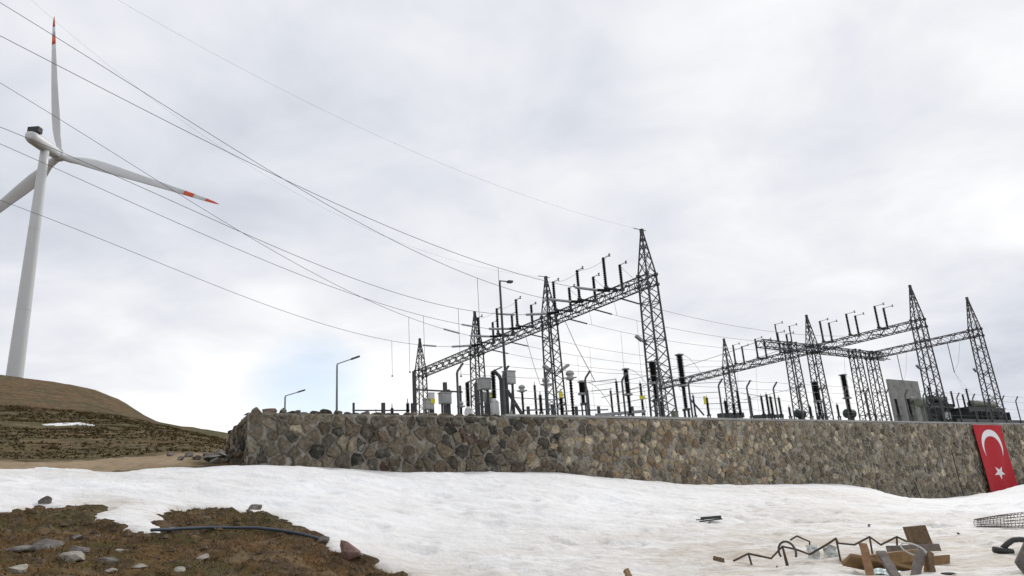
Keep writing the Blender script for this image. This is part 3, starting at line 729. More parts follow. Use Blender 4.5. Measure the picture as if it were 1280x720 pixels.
# incoming conductors: tracks read off the photo, each lying in the vertical plane of its own span
TR = {0: [(0, 44), (125, 109), (200, 148), (312, 205), (456, 268), (537, 303), (623, 337), (681, 352), (721, 359)],
      1: [(0, 1.5), (67, 45), (125, 83), (200, 128), (312, 198), (475, 289), (537, 322), (597, 352), (675, 371)],
      2: [(0, 157), (162, 231), (281, 282), (400, 329), (445, 346), (573, 388), (604, 394.6), (655, 392)],
      3: [(0, 179), (150, 248), (250, 291.6), (340, 328.6), (419, 357.6), (530, 396.7), (564, 404.6), (609, 410)],
      4: [(0, 103), (203, 232), (281, 277), (340, 311), (419, 355), (456, 372), (511, 399), (546, 410), (588, 419)],
      5: [(14, 254), (150, 312), (290, 363), (340, 382.7), (419, 408), (467, 421.5), (490, 428), (522, 433), (568, 432.5)]}
DROP = {0: (623, 470), 1: (597, 440), 2: (573, 470), 3: (530, 455), 4: (511, 465), 5: (490, 470)}
names = ['ending nearest the tallest tower', 'crossing below the top one, second from the tallest tower', 'ending just right of the second tower',
         'ending just left of the second tower', 'dipping to the middle of the far bay', 'lowest at the left edge, ending by the third tower']
for i in range(6):
    att = np.array([*(GA+V*PH[i]*K-U*.55), ZB-.15])
    pts = [on_plane(x, y, att, V) for x, y in TR[i]]
    su = np.array([p[:2]@U for p in pts]); zz = np.array([p[2] for p in pts]); a0 = att[:2]@U
    cf_ = np.polyfit(su-a0, zz, 3, w=np.r_[np.ones(len(su)-1), 1.5])
    e = empty('overhead_conductor', att, f'thin overhead power line {names[i]}', 'power line', 'incoming power lines')
    fz = lambda s: float(np.polyval(cf_, s))
    sL = -3.9                                             # strain set length
    s0 = su.min()-a0; lin = float(np.polyval(np.polyder(cf_), s0))
    cl = [(s, fz(s)) for s in np.linspace(sL, s0, 42)]+[(s0+ds, fz(s0)+lin*ds) for ds in (-6, -14, -26)]
    base_v = att[:2]@V
    line = [uv(a0+s, base_v, z) for s, z in cl]
    m = MB(); m.tube(line, .020, 5); m.build('wire', 'wire', e)
    pL = uv(a0+sL, base_v, fz(sL)); mid = att*.36+pL*.64+np.array([0, 0, -.12])
    mm = att*.4+mid*.6; strain_string(e, pL, mm, 'insulator_string', 'polymer_grey', .13)
    strain_string(e, mm, att, 'dark_insulator_string', 'porcelain', .14)
    if i in (2, 3, 4, 5):
        for so_ in ((-7.0, -5.2) if i != 5 else (-7.4, -5.8),):
            strain_string(e, uv(a0+so_[0], base_v, fz(so_[0])), uv(a0+so_[1], base_v, fz(so_[1])), 'line_fitting', 'polymer_grey', .11)
    dx, dy = DROP[i]
    m = MB(); ys_ = [y for x, y in TR[i]]; top = None
    for s in np.linspace(-1, s0, 400):
        q = uv(a0+s, base_v, fz(s))
        if proj(q)[0] <= dx: top = q; break
    bot = top.copy(); bot[2] = max(on_plane(dx, dy, att, V)[2], ZY+4)
    m.tube([top, bot], .018, 4); m.box(bot, (.16, .16, .12)); m.build('dropper_wire', 'wire', e)
# earth wires to the tower tips
for i, (k, pts_px, nm) in enumerate(((0, [(150, 2), (280, 72), (400, 137), (560, 208), (690, 255)], 'faint upper earth wire reaching the tip of the tallest tower'),
                                     (1, [(45, 0), (130, 76), (180, 122), (300, 205), (480, 290), (600, 330)], 'faint lower earth wire reaching the tip of the second tower'))):
    att = np.array([*(GA+V*W*k), ZT+.12]); P_ = [on_plane(x, y, att, V) for x, y in pts_px]+[att]
    su = np.array([p[:2]@U for p in P_]); zz = [p[2] for p in P_]; a0 = att[:2]@U; cf_ = np.polyfit(su-a0, zz, 2, w=[1]*len(pts_px)+[6]); cf_[-1] = att[2]
    bv = att[:2]@V; line = [uv(a0+s, bv, np.polyval(cf_, s)) for s in np.linspace(0, su.min()-a0-8, 34)]
    m = MB(); m.tube(line, .006, 4); m.bar(att-np.array([*(U*.9), 0]), att+np.array([*(U*.5), 0]), .05); tag(m.build('earth_wire', 'wire', origin=att), nm, 'power line', 'earth wires')
# spans between the nearest and the middle gantry
for i in range(6):
    a = np.array([*(GA+V*PH[i]*K+U*.55), ZB-BH+.1]); b = np.array([*(GB+V*PH[i]*K-U*.55), ZB-BH+.1])
    e = empty('bus_conductor', a, f'sagging conductor between nearest and middle gantry, {ORD[i]} counted from their near towers', 'power line', 'conductors between the gantries')
    def cat(t): return a*(1-t)+b*t-np.array([0, 0, 4*1.35*t*(1-t)])
    m = MB(); m.tube([cat(t) for t in np.linspace(.055, .945, 24)], .018, 4); m.build('wire', 'wire', e)
    strain_string(e, cat(0.0), cat(.055), 'insulator_string', 'galvanised', .085); strain_string(e, cat(.945), cat(1.), 'insulator_string', 'galvanised', .085)
    m = MB(); p = cat(.10+.03*i); q = p.copy(); q[2] = ZY+4.5; m.tube([p, p*.5+q*.5+np.array([*(V*.2), 0]), q], .012, 4); m.build('dropper_wire', 'wire', e)
    m = MB(); p = cat(.80+.02*i); q = p+np.array([*(U*-1.2), 0]); q[2] = ZY+4.5; m.tube([p, p*.5+q*.5+np.array([*(V*.2), 0]), q], .012, 4); m.build('dropper_wire', 'wire', e)
    if i < 3:
        m = MB(); p = cat(.07); m.tube([p, (p+np.array([*(GA+V*PH[i]*K+U*.95), ZB+2.2]))/2+np.array([*(U*1.0), .25]), np.array([*(GA+V*PH[i]*K+U*.95), ZB+2.35])], .014, 4); m.build('jumper', 'wire', e)
# bus wires that run back from the crossing beam
for i, u_ in enumerate((64.8, 68.0, 71.2)):
    a = uv(u_*K, V4, ZB+.05 if i == 0 else ZB-BH); b = uv(u_*K, 76*K, ZB+.05 if i == 0 else ZB-BH)
    m = MB(); m.tube([a*(1-t)+b*t-np.array([0, 0, 4*.7*t*(1-t)]) for t in np.linspace(0, 1, 16)], .03, 4)
    tag(m.build('bus_wire', 'wire', origin=a), ('highest', 'middle', 'lowest')[i]+' bus wire running back from the left end of the lattice crossbeam', 'power line', 'bus wires from the crossbeam')
# jumpers on the nearest gantry
for i in range(5):
    if i == 2: continue
    a = np.array([*(GA+V*PH[i]*K-U*.95-V*.8), ZB+2.8]); b = np.array([*(GA+V*PH[i+1]*K-U*.95), ZB+2.8])
    m = MB(); m.tube([a*(1-t)+b*t-np.array([0, 0, 4*.35*t*(1-t)]) for t in np.linspace(0, 1, 9)], .014, 4)
    tag(m.build('jumper_wire', 'wire', origin=a), f'{ORD[i]} thin jumper wire between post insulator tops of nearest gantry', 'power line', 'jumper wires')
# hanging strings from the right gantry with droppers
for i, (px, py) in enumerate(((1184, 430), (1121, 446))):
    p = on_v(px, py, 0.) if False else None
    lo, hi = 0., W
    for _ in range(50):
        m_ = (lo+hi)/2
        if proj([*(GC+V*m_), ZB-BH])[0] > px: lo = m_
        else: hi = m_
    p = np.array([*(GC+V*lo), ZB-BH]); q = p-np.array([0, 0, 3.9]); e = empty('hanging_insulator', q, ('long insulator rod hanging from the rightmost gantry beam near its end tower', 'long insulator rod hanging from the rightmost gantry beam above grey firewall')[i], 'insulator', 'rods hanging from the rightmost gantry')
    m = MB(); sheds(m, q, 3.9, .07, 20, 6); m.build('insulator_body', 'galvanised', e)
    m = MB(); m.tube([q, q+np.array([*(U*2.6-V*1.0), -4.3])], .012, 4); m.tube([q, q+np.array([*(-U*1.6-V*1.5), .9]), q+np.array([*(-U*3.2-V*3), 3.2])], .012, 4); m.tube([q, q+np.array([*(U*.4-V*1.2), -5.0])], .012, 4); m.build('dropper_wire', 'wire', e)

# ---------------------------------------------------------------- yard equipment
def col_dev(px, ytop, ybot, wpx, v, kind, label, group):
    t = on_v(px, ytop, v); b = on_v(px+(ybot-ytop)*(px-405)/3400*1.0, ybot, v); z1 = t[2]; z0 = max(b[2], ZY+.6); dist = math.hypot(*t[:2]); r = wpx/2*dist/FPX
    base = np.array([t[0], t[1], ZY]); e = empty(dict(tank='breaker_pole', ct='current_transformer', arr='surge_arrester', big='breaker_pole', post='bus_support')[kind], base, label, dict(tank='circuit breaker', ct='transformer', arr='surge arrester', big='circuit breaker', post='insulator')[kind], group)
    m = MB(); up = np.array([0, 0, 1.])
    for sx_ in (-.5, .5):
        for sy_ in (-.5, .5): o_ = np.array([sx_*r*1.3, sy_*r*1.3, 0]); m.bar(base+o_, np.array([t[0], t[1], z0])+o_, r*.35)
    m.box(np.array([t[0], t[1], z0]), (r*2.2, r*2.2, .1)); m.build('pedestal', 'galvanised', e)
    if kind == 'tank':
        m = MB(); h_ = .95; m.lathe((t[0], t[1], z0-.75), [(0, r*1.3), (.06, r*1.6), (h_*.75, r*1.6), (h_*.85, r*1.2), (h_*.95, r*1.1)], 14); m.build('tank', 'white_paint', e, True)
        m = MB(); sheds(m, (t[0], t[1], z0+.2), z1-z0-.2, r, 18); m.build('insulator_body', 'porcelain', e, True)
        m = MB(); m.bar((t[0], t[1], z1), (t[0]+.5, t[1]-.2, z1+.15), .06); m.build('terminal', 'steel_light', e)
    elif kind == 'ct':
        hh = r*5.0; m = MB(); sheds(m, (t[0], t[1], z0), z1-hh*.9-z0, r, 14); m.build('insulator_body', 'porcelain', e, True)
        m = MB(); zz = z1-hh; m.lathe((t[0], t[1], zz), [(0, r*.9), (hh*.12, r*2.0), (hh*.3, r*2.1), (hh*.36, r*1.5), (hh*.5, r*1.5), (hh*.56, r*2.2), (hh*.85, r*2.0), (hh, r*.8)], 14); m.build('head', 'cabinet', e, True)
        m = MB(); m.bar((t[0]-r*3.2, t[1], zz+hh*.25), (t[0]+r*3.2, t[1], zz+hh*.25), .07); m.build('terminal', 'steel_light', e)
    elif kind == 'big':
        zm = z0+(z1-z0)*.42; m = MB(); sheds(m, (t[0], t[1], zm+.1), z1-zm-.1, r*1.15, 18); m.build('upper_insulator', 'porcelain', e, True)
        m = MB(); sheds(m, (t[0], t[1], z0), zm-z0, r*.8, 14); m.build('lower_insulator', 'porcelain', e, True)
        m = MB(); m.box((t[0], t[1], zm+.05), (r*2.6, r*2, .12), U); m.build('flange', 'steel_light', e); m = MB(); m.box((t[0], t[1], z1+.03), (r*2.2, r*2, .08), U); m.build('top_plate', 'steel_light', e)
        m = MB(); q = np.array([t[0], t[1], z1]); m.tube([q+np.array([*(U*s*2.2), .15*math.sin(s*3.1)-1.7*s*s]) for s in np.linspace(0, 1, 9)], .015, 4); m.build('lead_wire', 'wire', e)
    else:
        m = MB(); sheds(m, (t[0], t[1], z0), z1-z0-.12, r, 14); m.build('insulator_body', 'porcelain', e, True)
        m = MB(); m.lathe((t[0], t[1], z1-.14), [(0, r*.7), (.05, r*.8), (.1, r*.3), (.3, .02)], 8); m.build('cap', 'steel_light', e)
    return e
DEV = [(470, 515, 520, 4, 31, 'arr'), (490, 508, 520, 4.5, 31, 'arr'), (509.5, 502, 520, 5, 30, 'arr'),
 (584, 478, 513, 6.5, 29, 'tank'), (616, 464, 503, 7, 27, 'tank'), (576, 502, 520, 3.2, 30, 'ct'), (652, 481, 520, 4, 29, 'ct'), (682, 472, 522, 4.5, 26, 'ct'), (712, 463, 522, 5, 28, 'ct'),
 (640, 492, 520, 4, 33, 'arr'), (668, 480, 520, 4, 35, 'arr'), (675, 492, 516, 5, 33, 'arr'), (700.5, 489, 522, 6, 29, 'arr'), (727, 478, 505, 7, 27, 'big'), (734, 486, 520, 3.5, 33, 'post'),
 (763, 487, 520, 3.5, 38, 'post'), (770, 475, 518, 4, 36, 'post'), (782, 462, 518, 6.5, 30, 'big'), (800, 478, 518, 4, 37, 'post'), (815, 453, 500, 8, 28, 'big'), (825, 500, 520, 4, 34, 'arr'), (849, 444, 512, 7.5, 29, 'big'),
 (866, 493, 520, 3, 42, 'post'), (883, 496, 519, 4, 40, 'post'), (906, 500, 518, 4.5, 40, 'arr'), (916, 503, 520, 4, 41, 'arr'), (921, 487, 520, 4, 39, 'post'), (936, 494, 521, 4.5, 38, 'arr'),
 (951, 494, 518, 3.6, 42, 'post'), (957.5, 492, 518, 3.8, 41, 'post'), (962.5, 495, 519, 4.2, 41, 'arr'), (973, 496, 520, 3.6, 42, 'post'), (986, 508, 521, 3.4, 40, 'post'),
 (1018, 478, 520, 6.5, 34, 'big'), (1053.5, 469, 520, 6.5, 34, 'big'), (1029, 500, 521, 3.5, 40, 'post'), (1046, 505, 521, 3.4, 41, 'post'), (1119, 497, 520, 3.6, 36, 'post'), (1134.5, 497, 520, 3.6, 36, 'post'), (1181, 495, 518, 4.5, 42, 'arr'), (1012, 507, 521, 3.4, 42, 'post')]
knd = dict(tank='black insulator pole on a white tank', ct='current transformer with rounded grey head', arr='slim black surge arrester', big='tall thick black breaker column', post='slender black support insulator')
byk = {}
for d_ in sorted(DEV): byk.setdefault(d_[5], []).append(d_)
for k_, L_ in byk.items():
    for i, d_ in enumerate(L_):
        pos = ORD[i]+' from the left' if i < 20 else 'at the right'
        if len(L_) == 2: pos = ('left', 'right')[i]+' of the pair'
        col_dev(*d_, f'{knd[k_]} standing behind the stone wall, {pos}', dict(tank='tank breakers', ct='current transformers', arr='surge arresters', big='breaker columns', post='support insulators')[k_]+' in the yard')
def cabinet(px, y0, y1, wpx, v, label, sign=None, tilt=0., m='cabinet'):
    t = on_v(px, y0, v); b = on_v(px, y1, v); dist = math.hypot(*t[:2]); w = wpx*dist/FPX/1.25; h_ = t[2]-b[2]
    e = empty('control_cabinet', (t[0], t[1], ZY), label, 'cabinet', 'control cabinets in the yard'); c = np.array([t[0], t[1], (t[2]+b[2])/2])
    mb = MB(); mb.box(c, (w, w*.55, h_), U, tilt); mb.build('housing', m, e)
    mb = MB(); mb.box(c+np.array([*(-V*(w*.275+.02)), 0]), (w*.86, .03, h_*.86), U, tilt); mb.build('door', m, e)
    mb = MB(); mb.box(c+np.array([0, 0, h_/2+.03]), (w*1.1, w*.68, .05), U, tilt); mb.build('roof', m, e)
    mb = MB()
    for s_ in (-.3, .3): mb.bar(np.array([*(t[:2]+U*w*s_), ZY]), np.array([*(t[:2]+U*w*s_), b[2]+.05]), .09)
    mb.bar(np.array([*(t[:2]-U*w*.3), ZY+.4]), np.array([*(t[:2]+U*w*.3), b[2]-.1]), .06); mb.build('stand', 'galvanised', e)
    if sign:
        mb = MB(); q = on_v(sign[0], sign[1], v); q = np.array([q[0], q[1], q[2]])+np.array([*(-V*(w*.275+.06)), 0]); s_ = sign[2]*dist/FPX
        mb.add([q+np.array([*(-U*s_/2), -s_/2]), q+np.array([*(U*s_/2), -s_/2]), q+np.array([*(U*s_/2), s_/2]), q+np.array([*(-U*s_/2), s_/2]), q+np.array([*(-U*s_/2+V*.01), -s_/2]), q+np.array([*(U*s_/2+V*.01), -s_/2]), q+np.array([*(U*s_/2+V*.01), s_/2]), q+np.array([*(-U*s_/2+V*.01), s_/2])], [(0, 1, 2, 3), (7, 6, 5, 4), (0, 4, 5, 1), (1, 5, 6, 2), (2, 6, 7, 3), (3, 7, 4, 0)])
        mb.build('warning_sign', 'yellow', e)
cabinet(535, 500, 512, 15, 29, 'low grey cabinet with a yellow sign near the far tower', (539, 502, 6))
cabinet(539, 492, 500, 9, 33, 'small pale cabinet just behind the one with the yellow sign', m='white_paint')
cabinet(556, 492, 505, 18, 30, 'grey cabinet behind the square steel post left of breaker poles')
cabinet(605, 474, 487, 19, 27, 'grey cabinet raised high beside the third gantry tower')
cabinet(609, 491, 502, 15, 28, 'pale tilted cabinet below the raised one, with yellow sign', (612, 494, 6), .3)
cabinet(636, 465, 480, 18, 26, 'topmost grey cabinet right of the tall lamp pole')
cabinet(843, 515, 524, 10, 29, 'low dark box at the foot of the tall black column right of the big tower', m='transformer_pale')
cabinet(1184, 516, 524, 7, 40, 'small pale box left of the dark transformer behind the wall', m='white_paint')
# small yellow tags on poles
for i, (px, py, w_, h_, v, lb) in enumerate(((701, 493, 5, 8, 27.5, 'yellow tag on the black arrester beside the second tower'), (803, 497, 8, 4, 36.5, 'yellow tag crossing the thin insulator left of the tallest tower'), (881, 500, 3.5, 9, 39.5, 'narrow yellow tag on the insulator right of the tallest tower'))):
    q = on_v(px, py, v); dd = math.hypot(*q[:2])/FPX; mb = MB(); mb.box(q, (w_*dd/.9, .03, h_*dd), U)
    tag(mb.build('yellow_tag', 'yellow', origin=q), lb, 'sign', 'yellow tags')
# supporting frames of the left yard: low rail, square posts, disconnector beam
def frame_part(name, p, q, w, root, m='galvanised'):
    mb = MB(); mb.bar(p, q, w); return mb.build(name, m, root)
e = empty('low_support_frame', (*on_v(442, 503, 30)[:2], ZY), 'low steel frame of two posts and one rail above the wall, far left', 'steel frame')
for px, yt, w_ in ((442, 503.5, .09), (479, 503.5, .16)):
    t = on_v(px, yt, 30); frame_part('post', (*t[:2], ZY), t, w_, e)
frame_part('rail', on_v(443, 513, 30), on_v(512, 513, 30), .06, e); frame_part('post', (*on_v(515.5, 504, 30)[:2], ZY), on_v(515.5, 504, 30), .14, e)
e = empty('disconnector_stand', (*on_v(517.5, 464, 31)[:2], ZY), 'steel frame with tall square posts and a level beam by the far tower', 'steel frame')
for px, yt, w_ in ((517.5, 464, .16), (556, 478, .18), (560.5, 487, .14), (595.5, 479, .22), (575, 482, .1)):
    t = on_v(px, yt, 31); frame_part('post', (*t[:2], ZY), t, w_, e)
frame_part('beam', on_v(519, 487, 31), on_v(578, 490, 31), .08, e)
e = empty('bent_support_frame', (*on_v(627, 470, 26.5)[:2], ZY), 'bent steel support frame under the topmost grey cabinet', 'steel frame')
mb = MB(); mb.tube([on_v(617, 463, 26.5), on_v(624, 470, 26.5), on_v(626, 475, 26.5), (*on_v(627, 500, 26.5)[:2], ZY)], .1, 6); mb.build('bent_tube', 'galvanised', e)
frame_part('brace', on_v(634, 488, 26.5), on_v(655, 522, 26.5), .13, e)
e = empty('disconnector_row', (*on_v(680, 512, 34)[:2], ZY), 'low horizontal busbars and switch arms between second and tallest tower', 'switchgear')
for (a, b, w_) in (((655, 513), (705, 511), .09), ((705, 514), (760, 512), .09), ((745, 519), (806, 514), .2), ((640, 497), (700, 500), .05), ((735, 478), (770, 474), .05), ((738, 489), (765, 486), .05), ((752, 497), (812, 480), .05), ((770, 505), (840, 492), .05)):
    frame_part('busbar', on_v(*a, 34), on_v(*b, 34), w_, e, 'steel_light')
for px, yt in ((660, 508), (690, 506), (720, 508), (748, 508), (790, 508)):
    t = on_v(px, yt, 34); frame_part('switch_post', (*t[:2], ZY), t, .16, e)
e = empty('rear_busbar_rack', (*on_v(905, 518, 44)[:2], ZY), 'low horizontal busbars and racks behind wall right of the tallest tower', 'switchgear')
for (a, b, w_) in (((899, 520), (928, 519), .5), ((943, 521), (978, 520), .35), ((862, 498), (880, 519), .12), ((880, 505), (935, 503), .05), ((860, 492), (900, 490), .05), ((925, 491), (975, 499), .04), ((930, 500), (1000, 484), .04), ((850, 480), (940, 476), .04)):
    frame_part('busbar', on_v(*a, 44), on_v(*b, 44), w_, e, 'galvanised')
# guy-like dropper from the nearest gantry's near bay
a = np.array([*(GA+V*9.6*K-U*.4), ZB-BH]); b = on_v(743, 475, 30); m = MB(); m.tube([a, a*.5+b*.5+np.array([0, 0, -.25]), b], .03, 5)
tag(m.build('dropper_cable', 'wire', origin=b), 'slanting cable dropping from the nearest gantry beam between its first towers', 'cable')
a = on_v(657, 420, 36); b = on_v(675, 480, 33); m = MB(); m.tube([a, a*.5+b*.5-np.array([0, 0, .2]), b], .02, 5)
tag(m.build('dropper_cable', 'wire', origin=b), 'slanting cable dropping left of the second tower of the nearest gantry', 'cable')
# floodlights on towers
for i, (px, py, v, dx, lb) in enumerate(((801, 425, 33.5, -1, 'on the left face of the tallest tower'), (687, 463, 32, -1, 'left side of the second tower, low down'), (704, 461, 33, 1, 'right side of the second tower, low down'), (1220, 464, 36, -1, 'on the rightmost tower'), (1149, 460, 36, -1, 'left of the middle gantry\'s end tower'))):
    q = on_v(px, py, v); e = empty('floodlight', q, f'small grey floodlight {lb}', 'floodlight', 'tower floodlights')
    mb = MB(); mb.bar(q+np.array([*(U*.55*-dx), -.35]), q, .07); mb.build('bracket', 'galvanised', e)
    mb = MB(); mb.bar(q+np.array([*(U*.1*-dx), -.05]), q+np.array([*(U*.45*dx), .28]), .24, .18); mb.build('lamp_housing', 'steel_light', e)

# lamp posts
def lamp(px, ytop, v, armpx, army, label, r=.06, big=False):
    t = on_v(px, ytop, v); h = on_v(armpx, army, v); e = empty('lamp_post', (t[0], t[1], ZY), label, 'lamp post', 'yard lamp posts')
    m = MB(); m.tube([(t[0], t[1], ZY), (t[0], t[1], t[2]-.1), t+(h-t)*.02], [r*1.4, r, r*.9], 8); m.build('pole', 'steel_light' if not big else 'galvanised', e, True)
    m = MB(); k_ = t*.35+h*.65; m.tube([t, k_], r*.6, 6); m.build('arm', 'steel_light' if not big else 'galvanised', e)
    m = MB(); d = (h-k_); m.bar(k_, h, .2, .1); m.build('lamp_head', 'galvanised', e); return e
lamp(421.3, 455, 33, 449, 445.5, 'slim grey street lamp standing alone above the wall\'s left part', .05)
lamp(356.5, 495, 45, 381, 487.5, 'short distant street lamp near the wall\'s left end', .06)
lamp(624.5, 351, 24, 640, 352.5, 'tall dark lamp pole in front of the nearest gantry', .05, True)

# firewall and transformers
e = empty('firewall', (*on_v(1127, 500, 44)[:2], ZY), 'tall flat grey concrete firewall panel behind the lattice towers', 'wall')
tl = on_v(1108.5, 475, 44); tr = on_v(1146, 477, 44); zt_ = max(tl[2], tr[2])
for i in range(4):
    a = tl+(tr-tl)*i/4; b = tl+(tr-tl)*(i+1)/4; g_ = (b-a)*.012; m = MB()
    m.bar(np.array([*(a+g_)[:2], (ZY+zt_)/2]), np.array([*(b-g_)[:2], (ZY+zt_)/2]), .3, zt_-ZY); m.build('panel', 'concrete', e)
def transformer(px0, px1, ytop, v, label, bush, pale=False):
    l_ = on_v(px0, ytop, v); r_ = on_v(px1, ytop+1, v); c = (l_+r_)/2; L_ = np.linalg.norm((r_-l_)[:2]); zt_ = c[2]
    e = empty('power_transformer', (c[0], c[1], ZY), label, 'transformer'); hh = zt_-ZY
    m = MB(); m.box((c[0], c[1], ZY+hh*.44), (L_*.8, 2.2, hh*.86), U); m.box((c[0], c[1], ZY+hh*.88), (L_*.84, 2.4, .12), U); m.build('tank', 'transformer', e)
    for i in range(9):
        m = MB(); q = np.array([*(c[:2]+U*L_*(-.36+.09*i)-V*1.5), ZY+hh*.45]); m.box(q, (.1, .65, hh*.7), U); m.build('radiator_fin', 'transformer', e)
    m = MB(); q = np.array([*(c[:2]+U*L_*.12), zt_-.2]); m.tube([q-np.array([*(U*L_*.26), 0]), q+np.array([*(U*L_*.26), 0])], .48, 14); m.build('conservator', 'transformer_pale' if pale else 'transformer', e, True)
    for px, yt in bush:
        t = on_v(px, yt, v); m = MB(); ax_ = np.array([0, 0, 1]); sheds(m, (t[0], t[1], ZY+hh*.9), max(t[2]-(ZY+hh*.9), .5), .16, 9); b = m.build('bushing', 'porcelain', e, True)
    m = MB(); m.box((c[0]+U[0]*L_*.45, c[1]+U[1]*L_*.45, ZY+hh*.4), (.7, 1.4, hh*.7), U); m.build('control_box', 'transformer', e)
transformer(1148, 1183, 497, 45, 'dark transformer half hidden behind the middle gantry\'s end tower', ((1160, 484), (1170, 487)))
transformer(1192, 1248, 503, 42, 'dark green transformer with pale conservator behind the wall by the flag', ((1188.5, 489), (1207.5, 486), (1203, 493)), True)
for i, (px, py, s, v) in enumerate(((1152, 503, .8, 41), (1139, 500, .55, 42), (1062, 517, .7, 42), (1000, 517, .6, 42))):
    q = on_v(px, py, v); mb = MB(); mb.tube([q-np.array([*(U*s), 0]), q-np.array([*(U*s*.8), 0]), q+np.array([*(U*s*.8), 0]), q+np.array([*(U*s), 0])], [s*.5, s*.75, s*.75, s*.5], 12)
    mb.bar((q[0], q[1], ZY), q, .4); tag(mb.build('small_tank', 'transformer_pale' if i < 2 else 'transformer', smooth=False, origin=(q[0], q[1], ZY)), ['grey rounded tank in front of the right transformer bay', 'smaller dull tank beside the grey firewall', 'dark rounded tank between crossing gantry towers', 'dark low tank under the crossbeam\'s left end'][i], 'tank', 'small tanks in the yard')

# ---------------------------------------------------------------- wind turbine
D_ = 304.; az = math.radians(-34.65)
tb = np.array([D_*math.sin(az), D_*math.cos(az), EYE+D_*.1852-9]); tt = np.array([tb[0], tb[1], EYE+D_*.4655+1.5])
wt_ = empty('wind_turbine', tb, 'white three bladed wind turbine with red striped blade tips on the left hill', 'wind turbine')
m = MB(); hh = tt[2]-tb[2]; m.lathe(tb, [(hh*t, 2.75-1.25*t) for t in np.linspace(0, 1, 14)], 28); m.build('tower', 'turbine', wt_, True)
for t in (.34, .66):
    m = MB(); m.lathe(tb+np.array([0, 0, hh*t]), [(0, 2.75-1.25*t+.03), (.2, 2.75-1.25*t+.03)], 28); m.build('tower_joint', 'turbine', wt_, True)
ph_, tilt = math.radians(88.5), .0415
axh = np.array([math.cos(ph_), math.sin(ph_), 0]); axis = np.array([axh[0]*math.cos(tilt), axh[1]*math.cos(tilt), math.sin(tilt)])
e1 = np.array([-axh[1], axh[0], 0]); e2 = np.cross(axis, e1); hub = tt+axis*8.6+np.array([0, 0, 1.2])
# nacelle: rounded box section swept along the axis
m = MB(); prof = [(-9.5, .35), (-9.2, .75), (-7.5, .96), (-3, 1.0), (3.0, 1.0), (6.0, .86), (7.0, .7)]; o = len(m.v); nseg = 20
for s, k in prof:
    for j in range(nseg):
        a = 2*math.pi*j/nseg; cx, cy = math.cos(a), math.sin(a); f = (abs(cx)**3+abs(cy)**3)**(-1/3)
        m.v.append(tuple(tt+np.array([0, 0, 1.3])+axis*s+e1*cx*f*2.15*k+e2*cy*f*2.25*k))
for i in range(len(prof)-1):
    for j in range(nseg): a = o+i*nseg+j; b = o+i*nseg+(j+1) % nseg; m.f.append((a, b, b+nseg, a+nseg))
m.f.append(tuple(o+j for j in range(nseg))[::-1]); m.f.append(tuple(o+(len(prof)-1)*nseg+j for j in range(nseg)))
nac = m.build('nacelle', 'turbine', wt_, True)
m = MB(); c = tt+np.array([0, 0, 4.6])-axis*6.6; m.box(c, (4.2, 2.4, 2.2), e1[:2]); m.build('cooler', 'dark_vent', nac)
m = MB(); m.lathe(hub-axis*1.9, [(0, 1.7), (.6, 2.1), (2.4, 2.1), (3.6, 1.5), (4.3, .5)], 20, axis); hubo = m.build('hub', 'turbine', wt_, True)
R_ = 66.55; p0 = math.radians(9.07)
def blade(k):
    t0 = p0+k*2*math.pi/3; d = math.sin(t0)*e1+math.cos(t0)*e2; tang = math.cos(t0)*e1-math.sin(t0)*e2
    st = np.array([.02, .04, .08, .13, .2, .28, .38, .5, .62, .74, .785, .845, .92, .965, 1.])
    ch = np.array([2.6, 2.6, 2.9, 3.7, 4.5, 4.3, 3.7, 3.05, 2.5, 1.95, 1.8, 1.55, 1.2, .85, .25])*1.12
    th = np.array([2.6, 2.5, 2.2, 1.8, 1.4, 1.1, .85, .65, .5, .38, .35, .3, .22, .16, .06])
    tw = np.radians(np.array([20, 20, 19, 17, 14, 11, 8, 5, 3, 1, .5, 0, 0, -1, -1])+12)
    rings = []; ns = 14
    for s, c_, h_, w_ in zip(st, ch, th, tw):
        ctr = hub+d*R_*s+axis*(.0516*R_*s*s); cd = tang*math.cos(w_)+axis*math.sin(w_); nd = -tang*math.sin(w_)+axis*math.cos(w_); ring = []
        for j in range(ns):
            a = 2*math.pi*j/ns; ring.append(tuple(ctr+cd*(c_*.5*math.cos(a)+c_*.18*(1 if s > .1 else 0))+nd*h_*.5*math.sin(a)*(1 if math.cos(a) < 0 else 1-.45*math.cos(a))))
        rings.append(ring)
    def seg(a, b, nm, mt, par):
        m = MB(); 
        for r in rings[a:b+1]: m.v += r
        n_ = b-a
        for i in range(n_):
            for j in range(ns): q = i*ns+j; w = i*ns+(j+1) % ns; m.f.append((q, w, w+ns, q+ns))
        m.f.append(tuple(range(ns))[::-1]); m.f.append(tuple(n_*ns+j for j in range(ns)))
        return m.build(nm, mt, par, True)
    b = seg(0, 10, 'blade', 'turbine', wt_); seg(10, 11, 'red_band', 'turbine_red', b); seg(11, 12, 'white_band', 'turbine', b); seg(12, 14, 'red_tip', 'turbine_red', b)
for k in range(3): blade(k)

